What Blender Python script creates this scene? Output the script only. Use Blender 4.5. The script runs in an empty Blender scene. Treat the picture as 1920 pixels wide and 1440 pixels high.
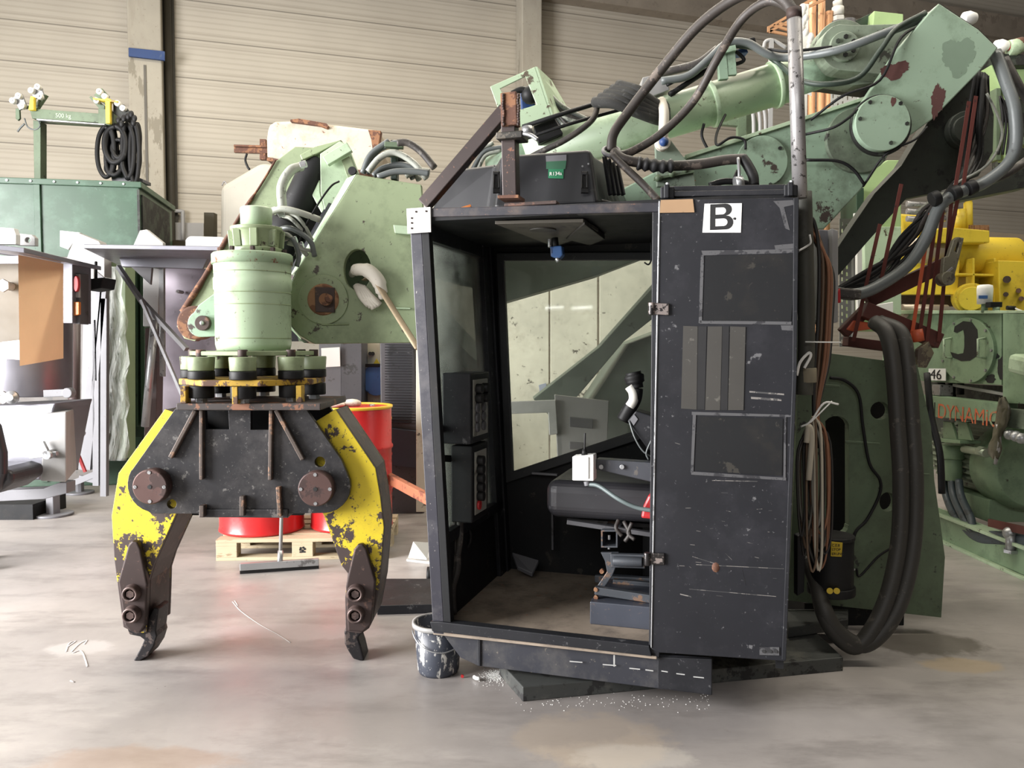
import bpy, bmesh, math, random
from mathutils import Vector, Matrix
random.seed(7)
SC = bpy.context.scene
COL = SC.collection
# ---------------------------------------------------------------- camera
F = 1500.0; CX, CY, CAMH = 960.0, 720.0, 1.45
PITCH = math.atan(70 / F)
cam_d = bpy.data.cameras.new('camera'); cam = bpy.data.objects.new('camera', cam_d); COL.objects.link(cam)
cam.location = (0, 0, CAMH); cam.rotation_euler = (math.pi / 2 - PITCH, 0, 0)
cam_d.sensor_width = 36; cam_d.lens = F / 1920 * 36; cam_d.clip_end = 200; cam_d.clip_start = .05
SC.camera = cam
# ---------------------------------------------------------------- view and world
SC.view_settings.view_transform = 'Standard'; SC.view_settings.look = 'None'
SC.view_settings.gamma = 1; SC.view_settings.use_curve_mapping = False
SC.view_settings.exposure = -0.06
w = bpy.data.worlds.new('hall_light'); SC.world = w; w.use_nodes = True
bg = w.node_tree.nodes['Background']; bg.inputs[0].default_value = (1, .98, .96, 1); bg.inputs[1].default_value = .12
# ---------------------------------------------------------------- large lights
def area(name, loc, target, sx, sy, power, col, spread=180):
    l = bpy.data.lights.new(name, 'AREA'); l.shape = 'RECTANGLE'; l.size = sx; l.size_y = sy
    l.energy = power; l.color = col; l.spread = math.radians(spread)
    o = bpy.data.objects.new(name, l); COL.objects.link(o); o.location = loc
    o.rotation_euler = (Vector(target) - Vector(loc)).to_track_quat('-Z', 'Y').to_euler()
    return o
# daylight through the open gate on the left, an added frontal fill, and the roof strip lamps with one added fill
area('gate_daylight', (-8.2, 1.2, 2.5), (-.5, 4.4, .7), 5.5, 4.4, 3100, (1, .985, .985))
area('frontal_fill', (-3.0, -9, 6.6), (-.5, 4, 1.0), 9, 3.0, 400, (1, .985, .97))  # added frontal fill, raised so the cab glass does not mirror it
area('roof_strip_and_fill', (1.0, 8.6, 7.6), (1.0, 8.6, 0), 9, .5, 520, (1, .90, .74))
area('roof_strip_and_fill', (4.6, 3.6, 7.2), (4.6, 3.6, 0), 6, .5, 260, (1, .93, .8))
area('roof_strip_and_fill', (1.2, 6.0, 7.4), (1.0, 6.0, 0), 6, .5, 200, (1, .95, .84))  # fill added to brighten what shows through the rear cab window
area('roof_strip_and_fill', (-2.5, 5.2, 7.2), (-2.5, 5.2, 0), 5, .5, 180, (1, .93, .8))

area('roof_strip_and_fill', (-6.0, 8.0, 7.4), (-6, 8, 0), 5, .5, 200, (1, .92, .78))

# ---------------------------------------------------------------- geometry of views
sP, cP = math.sin(PITCH), math.cos(PITCH)
O = Vector((0, 0, CAMH))
def ray(px, py):
    u = (px - CX) / F; v = (CY - py) / F
    return Vector((u, cP + v * sP, -sP + v * cP))
def P(px, py, Y):
    d = ray(px, py); return O + d * (Y / d.y)
def FZ(px, py, z=0.0):
    d = ray(px, py); return O + d * ((z - CAMH) / d.z)
class Fr:
    "upright frame: a along the face (to the right), b into depth, c up"
    def __init__(s, o, yaw):
        s.o = Vector((o[0], o[1], 0)); r = math.radians(yaw)
        s.ex = Vector((math.cos(r), math.sin(r), 0)); s.ey = Vector((-math.sin(r), math.cos(r), 0)); s.ez = Vector((0, 0, 1))
    def w(s, a, b, c): return s.o + s.ex * a + s.ey * b + s.ez * c
    def h(s, px, py, b=0.0):
        d = ray(px, py); n = s.ey; t = (n.dot(s.o - O) + b) / n.dot(d); return O + d * t
    def ha(s, px, py, a=0.0):
        d = ray(px, py); n = s.ex; t = (n.dot(s.o - O) + a) / n.dot(d); return O + d * t
    def l(s, p):
        q = p - s.o; return Vector((q.dot(s.ex), q.dot(s.ey), q.z))

# ---------------------------------------------------------------- materials
def S(r, g, b):
    f = lambda c: (c / 255 / 12.92) if c / 255 <= .04045 else ((c / 255 + .055) / 1.055) ** 2.4
    return (f(r), f(g), f(b), 1)
MATS = {}
class NT:
    def __init__(s, name):
        s.m = bpy.data.materials.new(name); s.m.use_nodes = True; s.t = s.m.node_tree
        s.b = s.t.nodes['Principled BSDF']; s.c = s.t.nodes.new('ShaderNodeTexCoord').outputs['Object']
    def n(s, k, **kw):
        o = s.t.nodes.new(k)
        for a, v in kw.items():
            if a in o.inputs: o.inputs[a].default_value = v
            else: setattr(o, a, v)
        return o
    def L(s, a, b): s.t.links.new(a, b)
    def noise(s, scale, detail=5, rough=.6, vec=None):
        o = s.n('ShaderNodeTexNoise', Scale=scale, Detail=detail, Roughness=rough); s.L(vec or s.c, o.inputs['Vector']); return o.outputs['Fac']
    def ramp(s, fac, lo, hi):
        o = s.n('ShaderNodeMapRange'); o.inputs[1].default_value = lo; o.inputs[2].default_value = hi; s.L(fac, o.inputs[0]); return o.outputs[0]
    def mix(s, fac, a, b, mode='MIX'):
        o = s.n('ShaderNodeMix', data_type='RGBA', blend_type=mode)
        if isinstance(fac, (int, float)): o.inputs[0].default_value = fac
        else: s.L(fac, o.inputs[0])
        for i, v in ((6, a), (7, b)):
            if isinstance(v, (tuple, list)): o.inputs[i].default_value = v
            else: s.L(v, o.inputs[i])
        return o.outputs[2]
    def math(s, op, a, b=0.0):
        o = s.n('ShaderNodeMath', operation=op)
        for i, v in ((0, a), (1, b)):
            if isinstance(v, (int, float)): o.inputs[i].default_value = v
            else: s.L(v, o.inputs[i])
        return o.outputs[0]
    def scaled(s, v):
        o = s.n('ShaderNodeMapping'); o.inputs['Scale'].default_value = v; s.L(s.c, o.inputs[0]); return o.outputs[0]
    def bump(s, h, st=.2, d=.01):
        o = s.n('ShaderNodeBump'); o.inputs['Strength'].default_value = st; o.inputs['Distance'].default_value = d
        s.L(h, o.inputs['Height']); s.L(o.outputs[0], s.b.inputs['Normal'])
def paint(name, col, chip=(60, 45, 38), amt=.0, scale=9, rough=.5, metal=0.0, var=.12, dirt=None, damt=.0, bump=.15, spec=.5, stretch=(1, 1, 1), wear_z=None):
    """painted or bare metal: broad tone variation, dirt clouds and sharp-edged chips"""
    if name in MATS: return MATS[name]
    t = NT(name); c = S(*col)
    dark = tuple(x * (1 - var * 2) for x in c[:3]) + (1,)
    n1 = t.noise(2.2, 4); base = t.mix(t.ramp(n1, .3, .7), dark, c)
    if damt > 0:
        n2 = t.noise(5.3, 7, .7, t.scaled(stretch)); base = t.mix(t.math('MULTIPLY', t.ramp(n2, .58 - damt * .3, .78 - damt * .2), .8), base, S(*(dirt or (45, 42, 38))))
    if amt > 0:
        n3 = t.noise(scale, 9, .68, t.scaled(stretch)); lo = .685 - amt * .5
        if wear_z:
            z0, z1, k = wear_z; sp = t.n('ShaderNodeSeparateXYZ'); t.L(t.c, sp.inputs[0])
            n3 = t.math('ADD', n3, t.math('MULTIPLY', t.ramp(sp.outputs[2], z0, z1), k))
        f = t.math('MAXIMUM', t.ramp(n3, lo, lo + .025), t.math('MULTIPLY', t.ramp(t.noise(scale * 5, 6, .7), .665 - amt * .2, .69 - amt * .2), .8)); base = t.mix(f, base, S(*chip))
        t.bump(f, bump, .004)
    else:
        t.bump(t.noise(60, 3), bump * .5, .002)
    t.L(base, t.b.inputs['Base Color'])
    t.b.inputs['Roughness'].default_value = rough; t.b.inputs['Metallic'].default_value = metal
    t.b.inputs['Specular IOR Level'].default_value = spec
    nr = t.noise(7, 5); mr = t.n('ShaderNodeMapRange'); mr.inputs[3].default_value = max(.05, rough - .12); mr.inputs[4].default_value = min(1, rough + .15)
    t.L(nr, mr.inputs[0]); t.L(mr.outputs[0], t.b.inputs['Roughness'])
    MATS[name] = t.m; return t.m
def glass(name, tint=(.84, .88, .85), dirty=.12):
    t = NT(name); tr = t.n('ShaderNodeBsdfTransparent'); tr.inputs[0].default_value = (*tint, 1)
    gl = t.n('ShaderNodeBsdfGlossy'); gl.inputs['Roughness'].default_value = .03; gl.inputs[0].default_value = (1, 1, 1, 1)
    df = t.n('ShaderNodeBsdfDiffuse'); df.inputs[0].default_value = (.50, .51, .47, 1)
    fr = t.n('ShaderNodeFresnel'); fr.inputs[0].default_value = 1.5
    m1 = t.n('ShaderNodeMixShader'); t.L(fr.outputs[0], m1.inputs[0]); t.L(tr.outputs[0], m1.inputs[1]); t.L(gl.outputs[0], m1.inputs[2])
    m2 = t.n('ShaderNodeMixShader'); t.L(t.math('MULTIPLY', t.ramp(t.noise(3, 6, .7), .3, .8), dirty * 2), m2.inputs[0])
    t.L(m1.outputs[0], m2.inputs[1]); t.L(df.outputs[0], m2.inputs[2])
    t.L(m2.outputs[0], t.t.nodes['Material Output'].inputs[0]); return t.m

G_CRANE = paint('crane_green', (144, 168, 145), (62, 52, 46), .13, 7, .48, 0, .10, (78, 84, 68), .30)
G_HEAD = paint('head_green', (142, 156, 121), (62, 52, 44), .12, 9, .45, 0, .10, (100, 110, 82), .34)
G_LIGHT = paint('light_green', (172, 192, 162), (74, 64, 50), .10, 9, .4, 0, .06, (112, 126, 98), .2)
G_PALE = paint('pale_green', (170, 190, 160), (90, 80, 66), .2, 9, .5, 0, .08)
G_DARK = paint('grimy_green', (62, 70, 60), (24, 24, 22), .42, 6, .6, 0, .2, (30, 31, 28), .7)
G_BASE = paint('base_green', (94, 110, 86), (45, 48, 42), .13, 11, .55, 0, .10, (70, 80, 62), .35)
G_TANK = paint('tank_green', (54, 80, 62), (68, 96, 78), .05, 6, .36, 0, .10, (70, 98, 80), .3)
G_MACH = paint('machine_green', (128, 152, 122), (60, 60, 50), .08, 9, .45, 0, .08, (80, 100, 80), .25)
G_LIME = paint('lime_green', (160, 186, 130), (120, 130, 100), .1, 9, .6)
RUST = paint('rust', (98, 66, 52), (130, 92, 66), .32, 14, .8, .1, .2)
RUST_DK = paint('dark_rust', (72, 58, 54), (106, 78, 66), .25, 9, .62, .3, .18)
PRIMER = paint('red_primer', (92, 58, 54), (130, 110, 98), .12, 12, .7)
ORANGE_RUST = paint('orange_rust', (150, 112, 82), (110, 74, 52), .35, 12, .8)
BLK = paint('cab_black', (29, 30, 34), (78, 78, 80), .12, 13, .5, 0, .12, (44, 44, 48), .28, spec=.3)
BLK_IN = paint('cab_inside_black', (24, 25, 27), (50, 48, 44), .12, 10, .6, 0, .1, (38, 36, 33), .2, spec=.25)
PLATE = paint('scraped_black_plate', (46, 46, 49), (100, 98, 96), .17, 14, .42, .35, .18, (78, 76, 76), .42, stretch=(1, 1, 1))
YEL = paint('worn_yellow', (214, 190, 40), (66, 54, 50), .30, 9, .5, 0, .06, (150, 130, 50), .12)
YEL_RUST = paint('yellow_rust', (186, 150, 50), (88, 64, 50), .36, 14, .7, 0, .1)
CLAW_DK = paint('claw_brown', (66, 54, 52), (96, 74, 66), .22, 7, .5, .45, .18)
TOOTH = paint('tooth_steel', (44, 42, 44), (90, 80, 76), .25, 14, .5, .6, .2)
RUBBER = paint('rubber', (22, 22, 23), (46, 46, 46), .1, 12, .55, 0, .15, spec=.3)
HOSE = paint('hose_rubber', (58, 54, 52), (90, 86, 80), .2, 16, .55, 0, .2, (90, 84, 74), .25)
HOSE_GREY = paint('grey_hose', (100, 105, 105), (70, 70, 70), .08, 20, .4, .1)
HOSE_LT = paint('pale_hose', (165, 168, 158), (110, 112, 106), .2, 20, .45)
STEEL = paint('steel', (168, 166, 166), (70, 68, 68), .22, 34, .32, .45, .2)
ZINC = paint('zinc', (176, 178, 180), (120, 120, 120), .2, 12, .35, .7)
STAINLESS = paint('stainless', (134, 134, 142), (110, 110, 116), .03, 4, .36, .6, .10)
GREY = paint('grey_paint', (112, 112, 116), (86, 84, 82), .06, 8, .45, 0, .08)
GREY_LT = paint('light_grey_paint', (150, 149, 147), (116, 112, 106), .05, 8, .5, 0, .06)
GREY_DK = paint('dark_grey_paint', (84, 84, 88), (60, 60, 60), .2, 8, .5)
WHITE = paint('white_paint', (196, 196, 193), (140, 136, 130), .04, 10, .5, 0, .05)
CREAM = paint('cream_paint', (186, 180, 158), (98, 92, 80), .12, 8, .6, 0, .06)
SILO = paint('silo_white', (160, 156, 144), (130, 120, 106), .05, 5, .6, 0, .06)
CHIPW = paint('chipped_white', (182, 174, 158), (120, 84, 62), .10, 13, .6, 0, .05, (150, 130, 108), .3)
RED = paint('drum_red', (196, 40, 42), (150, 30, 30), .02, 6, .28, 0, .06)
DRUM_Y = paint('drum_yellow', (222, 178, 44), (180, 140, 60), .06, 8, .35, 0, .05)
MY = paint('machine_yellow', (226, 198, 62), (130, 108, 50), .10, 6, .5, 0, .08, (170, 140, 50), .2)
WOOD = paint('pallet_wood', (196, 180, 150), (150, 130, 102), .16, 6, .8, 0, .12, stretch=(1, 6, 6))
TIMBER = paint('orange_timber', (158, 92, 62), (110, 60, 42), .3, 7, .7, 0, .12)
CARD = paint('tan_board', (236, 198, 158), (240, 210, 176), .02, 2, .75, 0, .05)
BLUE = paint('blue_paint', (36, 66, 118), (60, 80, 110), .12, 9, .5)
BLUE_L = paint('blue_plastic', (70, 110, 170), (40, 60, 100), .12, 9, .4)
COPPER = paint('copper', (204, 156, 116), (150, 110, 80), .06, 9, .4, .5)
REDBR = paint('red_brown_steel', (88, 42, 34), (56, 32, 28), .16, 8, .6, 0, .2)
ORANGE = paint('orange_plastic', (206, 96, 60), (150, 70, 50), .1, 9, .5)
BROWNPIPE = paint('brown_pipe', (78, 64, 62), (56, 48, 48), .2, 6, .4)
CONC = paint('column_concrete', (168, 162, 148), (136, 130, 116), .22, 4, .9, 0, .06, (150, 142, 128), .3, stretch=(1, 1, .3))
LEATHER = paint('seat_vinyl', (44, 44, 48), (70, 70, 74), .06, 8, .42, 0, .08)
PAPER = paint('paper_white', (240, 240, 236), (200, 200, 196), .06, 12, .7, 0, .03)
INK = paint('black_ink', (24, 24, 25), rough=.6)
GREENST = paint('sticker_green', (30, 120, 80), rough=.5)
YLAB = paint('yellow_label', (206, 176, 40), (150, 130, 50), .1, 12, .6)
ORLET = paint('orange_letter', (206, 104, 66), (130, 146, 112), .26, 20, .6)
TAPE = paint('brown_tape', (158, 128, 96), (120, 96, 70), .12, 10, .5)
CLOTH = paint('rag_cloth', (206, 200, 188), (170, 160, 146), .2, 9, .9)
WEB = paint('webbing_strap', (164, 146, 120), (130, 112, 90), .2, 20, .9)
GAUGE = paint('off_white_plastic', (214, 212, 204), (180, 176, 166), .08, 9, .45)
REDP = paint('red_plastic', (178, 40, 44), rough=.4)
ORGL = paint('amber_plastic', (206, 120, 50), rough=.3)
TREAD = paint('worn_floor_plate', (160, 146, 130), (150, 106, 80), .10, 4, .7, .1, .2, (84, 76, 70), .45)
PERF = paint('perforated_grey', (168, 168, 162), (130, 130, 124), .1, 9, .5)
FILM = None

def wall_mat():
    t = NT('ribbed_cladding'); sp = t.n('ShaderNodeSeparateXYZ'); t.L(t.c, sp.inputs[0]); z = sp.outputs[2]
    fr = lambda per, off: t.math('FRACT', t.math('DIVIDE', t.math('ADD', z, off), per))
    def line(per, off, wd):
        f = fr(per, off); d = t.math('ABSOLUTE', t.math('SUBTRACT', f, .5)); return t.math('LESS_THAN', d, wd)
    seam = line(.6, .03, .016); s2 = line(.6, -.06, .022); s3 = line(.6, .12, .022); rib = line(.0857, 0, .16)
    base = t.mix(t.ramp(t.noise(.5, 3), .3, .7), S(168, 161, 148), S(182, 175, 161))
    base = t.mix(t.math('MULTIPLY', rib, .22), base, S(140, 132, 116))
    base = t.mix(t.math('MULTIPLY', t.math('MAXIMUM', s2, s3), .30), base, S(120, 112, 98))
    base = t.mix(t.math('MULTIPLY', seam, .62), base, S(80, 74, 64))
    t.L(base, t.b.inputs['Base Color']); t.b.inputs['Roughness'].default_value = .6
    h = t.math('SUBTRACT', 1, t.math('MAXIMUM', seam, t.math('MULTIPLY', rib, .4))); t.bump(h, .5, .02)
    return t.m
FOX, FOY = 2.0, -5.0
def floor_mat():
    t = NT('polished_concrete')
    n = t.noise(.55, 7, .62); c = t.mix(t.ramp(n, .34, .66), S(132, 127, 124), S(168, 162, 158))
    st = t.n('ShaderNodeMapping'); st.inputs['Scale'].default_value = (.9, 2.6, 1); st.inputs['Rotation'].default_value = (0, 0, .3); t.L(t.c, st.inputs[0])
    n2 = t.noise(1.6, 9, .7, st.outputs[0]); c = t.mix(t.math('MULTIPLY', t.ramp(n2, .50, .66), .55), c, S(108, 103, 100))
    n3 = t.noise(1.1, 9, .7, st.outputs[0]); c = t.mix(t.math('MULTIPLY', t.ramp(n3, .58, .72), .6), c, S(176, 170, 164))
    n4 = t.noise(38, 4, .8); c = t.mix(t.math('MULTIPLY', t.ramp(n4, .70, .74), .5), c, S(200, 198, 194))
    n5 = t.noise(9, 8, .8); c = t.mix(t.math('MULTIPLY', t.ramp(n5, .60, .8), .5), c, S(92, 84, 76))
    # fine trowel cracks and tyre arcs
    sp = t.n('ShaderNodeSeparateXYZ'); t.L(t.c, sp.inputs[0])
    wob = t.math('MULTIPLY', t.math('SUBTRACT', t.noise(6, 6, .7), .5), 1.5)
    def spot(px, py, rx, ry, col, k):
        q = FZ(px, py); dx = t.math('DIVIDE', t.math('SUBTRACT', sp.outputs[0], q.x - FOX), rx); dy = t.math('DIVIDE', t.math('SUBTRACT', sp.outputs[1], q.y - FOY), ry)
        d = t.math('ADD', t.math('SQRT', t.math('ADD', t.math('MULTIPLY', dx, dx), t.math('MULTIPLY', dy, dy))), wob)
        return t.mix(t.math('MULTIPLY', t.ramp(d, 1.1, .8), k), c, S(*col))
    for a_ in ((1110, 1385, .28, .22, (176, 160, 140), .55), (1805, 1247, .17, .09, (176, 156, 126), .6), (1725, 1205, .30, .17, (84, 78, 70), .75), (905, 1145, .06, .04, (90, 88, 86), .7), (240, 1430, .35, .12, (150, 128, 112), .5), (420, 1130, .45, .3, (116, 110, 108), .4), (150, 1215, .16, .10, (196, 192, 190), .35), (1180, 1420, .2, .1, (196, 190, 180), .4), (880, 1350, .8, .25, (126, 120, 116), .35), (560, 1185, .5, .12, (184, 176, 176), .35)): c = spot(*a_)
    t.L(c, t.b.inputs['Base Color'])
    mr = t.n('ShaderNodeMapRange'); mr.inputs[1].default_value = .3; mr.inputs[2].default_value = .7; mr.inputs[3].default_value = .26; mr.inputs[4].default_value = .55
    t.L(t.noise(1.3, 7, .7), mr.inputs[0]); t.L(mr.outputs[0], t.b.inputs['Roughness']); t.b.inputs['Specular IOR Level'].default_value = .6
    t.bump(t.noise(25, 6), .08, .004); return t.m

# ---------------------------------------------------------------- mesh building
class MB:
    def __init__(s): s.bm = bmesh.new(); s.mi = 0; s.sm = False
    def face(s, vs):
        try:
            f = s.bm.faces.new(vs); f.material_index = s.mi; f.smooth = s.sm; return f
        except ValueError: return None
    def box(s, p0, p1, fr=None):
        g = fr.w if fr else (lambda a, b, c: Vector((a, b, c)))
        x0, y0, z0 = p0; x1, y1, z1 = p1
        c = [g(x, y, z) for z in (z0, z1) for (x, y) in ((x0, y0), (x1, y0), (x1, y1), (x0, y1))]
        return s.hexa(c)
    def hexa(s, c):
        v = [s.bm.verts.new(q) for q in c]
        for q in ((3, 2, 1, 0), (4, 5, 6, 7), (0, 1, 5, 4), (1, 2, 6, 5), (2, 3, 7, 6), (3, 0, 4, 7)): s.face([v[i] for i in q])
        return s
    def loft(s, A, B):
        a = [s.bm.verts.new(q) for q in A]; b = [s.bm.verts.new(q) for q in B]; n = len(A)
        s.face(a[::-1]); s.face(b)
        for i in range(n): s.face([a[i], a[(i + 1) % n], b[(i + 1) % n], b[i]])
        return s
    def prism(s, pts, vec, holes=(), side=None):
        vec = Vector(vec)
        if not holes:
            a = [s.bm.verts.new(q) for q in pts]; b = [s.bm.verts.new(q + vec) for q in pts]; n = len(pts)
            s.face(a); s.face(b[::-1]); m = s.mi
            if side is not None: s.mi = side
            for i in range(n): s.face([a[(i + 1) % n], a[i], b[i], b[(i + 1) % n]])
            s.mi = m; return s
        loops = [list(pts)] + [list(h) for h in holes]; ed = []; ring = []
        for lp in loops:
            vs = [s.bm.verts.new(q) for q in lp]; ring.append(vs)
            for i in range(len(vs)): ed.append(s.bm.edges.new((vs[i], vs[(i + 1) % len(vs)])))
        r = bmesh.ops.triangle_fill(s.bm, use_beauty=True, use_dissolve=False, edges=ed, normal=vec)
        fs = [g for g in r['geom'] if isinstance(g, bmesh.types.BMFace)]
        mp = {}
        for vs in ring:
            for v in vs: mp[v] = s.bm.verts.new(v.co + vec)
        for f in fs: f.material_index = s.mi; s.face([mp[v] for v in reversed(f.verts)])
        m = s.mi
        if side is not None: s.mi = side
        for vs in ring:
            for i in range(len(vs)):
                v, u = vs[i], vs[(i + 1) % len(vs)]; s.face([u, v, mp[v], mp[u]])
        s.mi = m; return s
    def cyl(s, p0, p1, r0, r1=None, n=24, caps=True):
        p0, p1 = Vector(p0), Vector(p1); r1 = r0 if r1 is None else r1
        return s.lathe([(0, r0), ((p1 - p0).length, r1)], p0, p1 - p0, n, caps)
    def lathe(s, prof, o, axis, n=24, caps=True, smooth=True, lobes=0, amp=0.0):
        o = Vector(o); q = Vector(axis).normalized().to_track_quat('Z', 'X').to_matrix(); rings = []
        for h, r in prof:
            rings.append([s.bm.verts.new(o + q @ Vector((r * (1 + amp * math.cos(lobes * 2 * math.pi * k / n)) * math.cos(2 * math.pi * k / n), r * (1 + amp * math.cos(lobes * 2 * math.pi * k / n)) * math.sin(2 * math.pi * k / n), h))) for k in range(n)])
        sm = s.sm
        for a, b in zip(rings, rings[1:]):
            s.sm = smooth and n > 8
            for k in range(n): s.face([a[k], a[(k + 1) % n], b[(k + 1) % n], b[k]])
        s.sm = False
        if caps: s.face(rings[0][::-1]); s.face(rings[-1])
        s.sm = sm; return s
    def tube(s, pts, r, n=10, sm=6, closed=False, flat=1.0):
        pts = [Vector(p) for p in pts]
        if sm > 1 and len(pts) > 2:
            q = []; m = len(pts)
            for i in range(m - 1):
                a = pts[i - 1] if i else pts[0] * 2 - pts[1]; b, c = pts[i], pts[i + 1]; d = pts[i + 2] if i + 2 < m else c * 2 - b
                for k in range(sm):
                    t = k / sm
                    q.append(.5 * ((2 * b) + (c - a) * t + (2 * a - 5 * b + 4 * c - d) * t * t + (3 * b - a - 3 * c + d) * t ** 3))
            q.append(pts[-1]); pts = q
        rs = r if isinstance(r, (list, tuple)) else [r] * len(pts)
        if len(rs) != len(pts): rs = [rs[min(len(rs) - 1, int(i * len(rs) / len(pts)))] for i in range(len(pts))]
        T = (pts[1] - pts[0]).normalized(); up = Vector((0, 0, 1)) if abs(T.z) < .9 else Vector((0, 1, 0))
        N = T.cross(up).normalized(); rings = []
        for i, p in enumerate(pts):
            t2 = (pts[min(i + 1, len(pts) - 1)] - pts[max(i - 1, 0)])
            if t2.length < 1e-9: t2 = T
            t2.normalize(); N = (N - t2 * N.dot(t2)); N = N.normalized() if N.length > 1e-6 else t2.orthogonal().normalized(); B = t2.cross(N)
            rings.append([s.bm.verts.new(p + N * (rs[i] * math.cos(2 * math.pi * k / n)) + B * (rs[i] * flat * math.sin(2 * math.pi * k / n))) for k in range(n)])
        o = s.sm; s.sm = n > 5
        for a, b in zip(rings, rings[1:]):
            for k in range(n): s.face([a[k], a[(k + 1) % n], b[(k + 1) % n], b[k]])
        s.sm = False; s.face(rings[0][::-1]); s.face(rings[-1]); s.sm = o; return s
    def bar(s, p0, p1, wx, wy, up=(0, 0, 1)):
        p0, p1 = Vector(p0), Vector(p1); d = (p1 - p0).normalized(); u = Vector(up)
        x = d.cross(u); x = x.normalized() if x.length > 1e-5 else Vector((1, 0, 0)); y = x.cross(d).normalized()
        c = []
        for p in (p0, p1): c += [p + x * (sx * wx / 2) + y * (sy * wy / 2) for sx, sy in ((-1, -1), (1, -1), (1, 1), (-1, 1))]
        return s.hexa(c)
    def ball(s, c, r, n=16, sc=(1, 1, 1)):
        o = bmesh.ops.create_uvsphere(s.bm, u_segments=n, v_segments=max(6, n // 2), radius=r, matrix=Matrix.Translation(c) @ Matrix.Diagonal((*sc, 1)))
        for v in o['verts']:
            for f in v.link_faces: f.smooth = True; f.material_index = s.mi
        return s
    def hexnut(s, p, axis, r, h): return s.lathe([(0, r), (h, r)], p, axis, 6, True, False)
    def build(s, name, mats, parent=None, bevel=0.0, seg=2):
        me = bpy.data.meshes.new(name); bmesh.ops.recalc_face_normals(s.bm, faces=s.bm.faces)
        if parent is not None:
            base = parent.matrix_world_loc
        else:
            vs = [v.co for v in s.bm.verts]
            base = Vector((sum(v.x for v in vs) / len(vs), sum(v.y for v in vs) / len(vs), min(v.z for v in vs)))
        bmesh.ops.translate(s.bm, verts=s.bm.verts, vec=-base); s.bm.to_mesh(me); s.bm.free()
        o = bpy.data.objects.new(name, me); COL.objects.link(o)
        for m in (mats if isinstance(mats, (list, tuple)) else [mats]): me.materials.append(m)
        H = Hd(o, base)
        if parent is not None: o.parent = parent.o
        else: o.location = base
        if bevel:
            b = o.modifiers.new('bevel', 'BEVEL'); b.width = bevel; b.segments = seg; b.limit_method = 'ANGLE'; b.angle_limit = math.radians(40); b.harden_normals = False
        return H
class Hd:
    "an object and the world point of its origin (children are built in world metres)"
    def __init__(s, o, base): s.o = o; s.matrix_world_loc = base
def tag(h, label, cat, group=None, kind=None):
    o = h.o
    if label: o['label'] = label
    if cat: o['category'] = cat
    if group: o['group'] = group
    if kind: o['kind'] = kind
    return h
def thing(name, base, label, cat, group=None):
    o = bpy.data.objects.new(name, None); o.empty_display_size = .1; COL.objects.link(o); o.location = base
    return tag(Hd(o, Vector(base)), label, cat, group)
def lab(h, label): h.o['label'] = label; return h
def struct(h): h.o['kind'] = 'structure'; return h
def copy_thing(h, delta, label):
    "copy of a thing with copies of its parts and sub-parts"
    def rec(o, par):
        c = o.copy(); COL.objects.link(c)
        if par is not None: c.parent = par
        for ch in [x for x in kids.get(o, [])]: rec(ch, c)
        return c
    kids = {}
    for x in list(COL.objects):
        if x.parent: kids.setdefault(x.parent, []).append(x)
    c = rec(h.o, None); c.location = h.o.location + Vector(delta); c['label'] = label
    return Hd(c, h.matrix_world_loc + Vector(delta))
def poly(pts, Y): return [P(x, y, Y) for x, y in pts]
def arc(cx, cy, r, a0, a1, n=10, ry=None):
    ry = ry or r; return [(cx + r * math.cos(math.radians(a0 + (a1 - a0) * k / n)), cy - ry * math.sin(math.radians(a0 + (a1 - a0) * k / n))) for k in range(n + 1)]
def ring(cx, cy, rx, ry=None, n=28): return arc(cx, cy, rx, 0, 360 * (n - 1) / n, n - 1, ry)
def plate(name, pts, Y, t, mat, parent=None, holes=(), bevel=.004):
    m = MB(); two = isinstance(mat, (list, tuple))
    m.prism(poly(pts, Y), (0, t, 0), [poly(h, Y) for h in holes], side=1 if two else None)
    return m.build(name, mat, parent, bevel)
def disc(name, px, py, Y, rpx, t, mat, parent, n=32, bevel=.003):
    c = P(px, py, Y); m = MB(); m.cyl(c, c + Vector((0, t, 0)), rpx * Y / F, n=n); return m.build(name, mat, parent, bevel)
def hose(name, pts, r, mat, parent=None, n=10):
    "pts: (px, py, Y) triples"
    m = MB(); m.tube([P(*p) for p in pts], r, n); return m.build(name, mat, parent)
def text(name, s, size, mat, parent, org, ex, ez, depth=.0015, sx=1.0, bold=0.0, spacing=1.0):
    "lettering: org lower-left corner, ex along the line, ez up"
    cu = bpy.data.curves.new(name, 'FONT'); cu.body = s; cu.size = size; cu.extrude = depth; cu.offset = bold; cu.space_character = spacing
    to = bpy.data.objects.new(name, cu); COL.objects.link(to)
    dg = bpy.context.evaluated_depsgraph_get(); me = bpy.data.meshes.new_from_object(to.evaluated_get(dg))
    bpy.data.objects.remove(to); ex = Vector(ex).normalized(); ez = Vector(ez).normalized(); ey = ez.cross(ex) * -1
    n = ex.cross(ez)
    R = Matrix((ex, ez, n)).transposed().to_4x4(); base = parent.matrix_world_loc
    me.transform(Matrix.Translation(Vector(org) - base) @ R @ Matrix.Diagonal((sx, 1, 1, 1)))
    o = bpy.data.objects.new(name, me); COL.objects.link(o); o.parent = parent.o; me.materials.clear(); me.materials.append(mat)
    return Hd(o, base)
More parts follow.
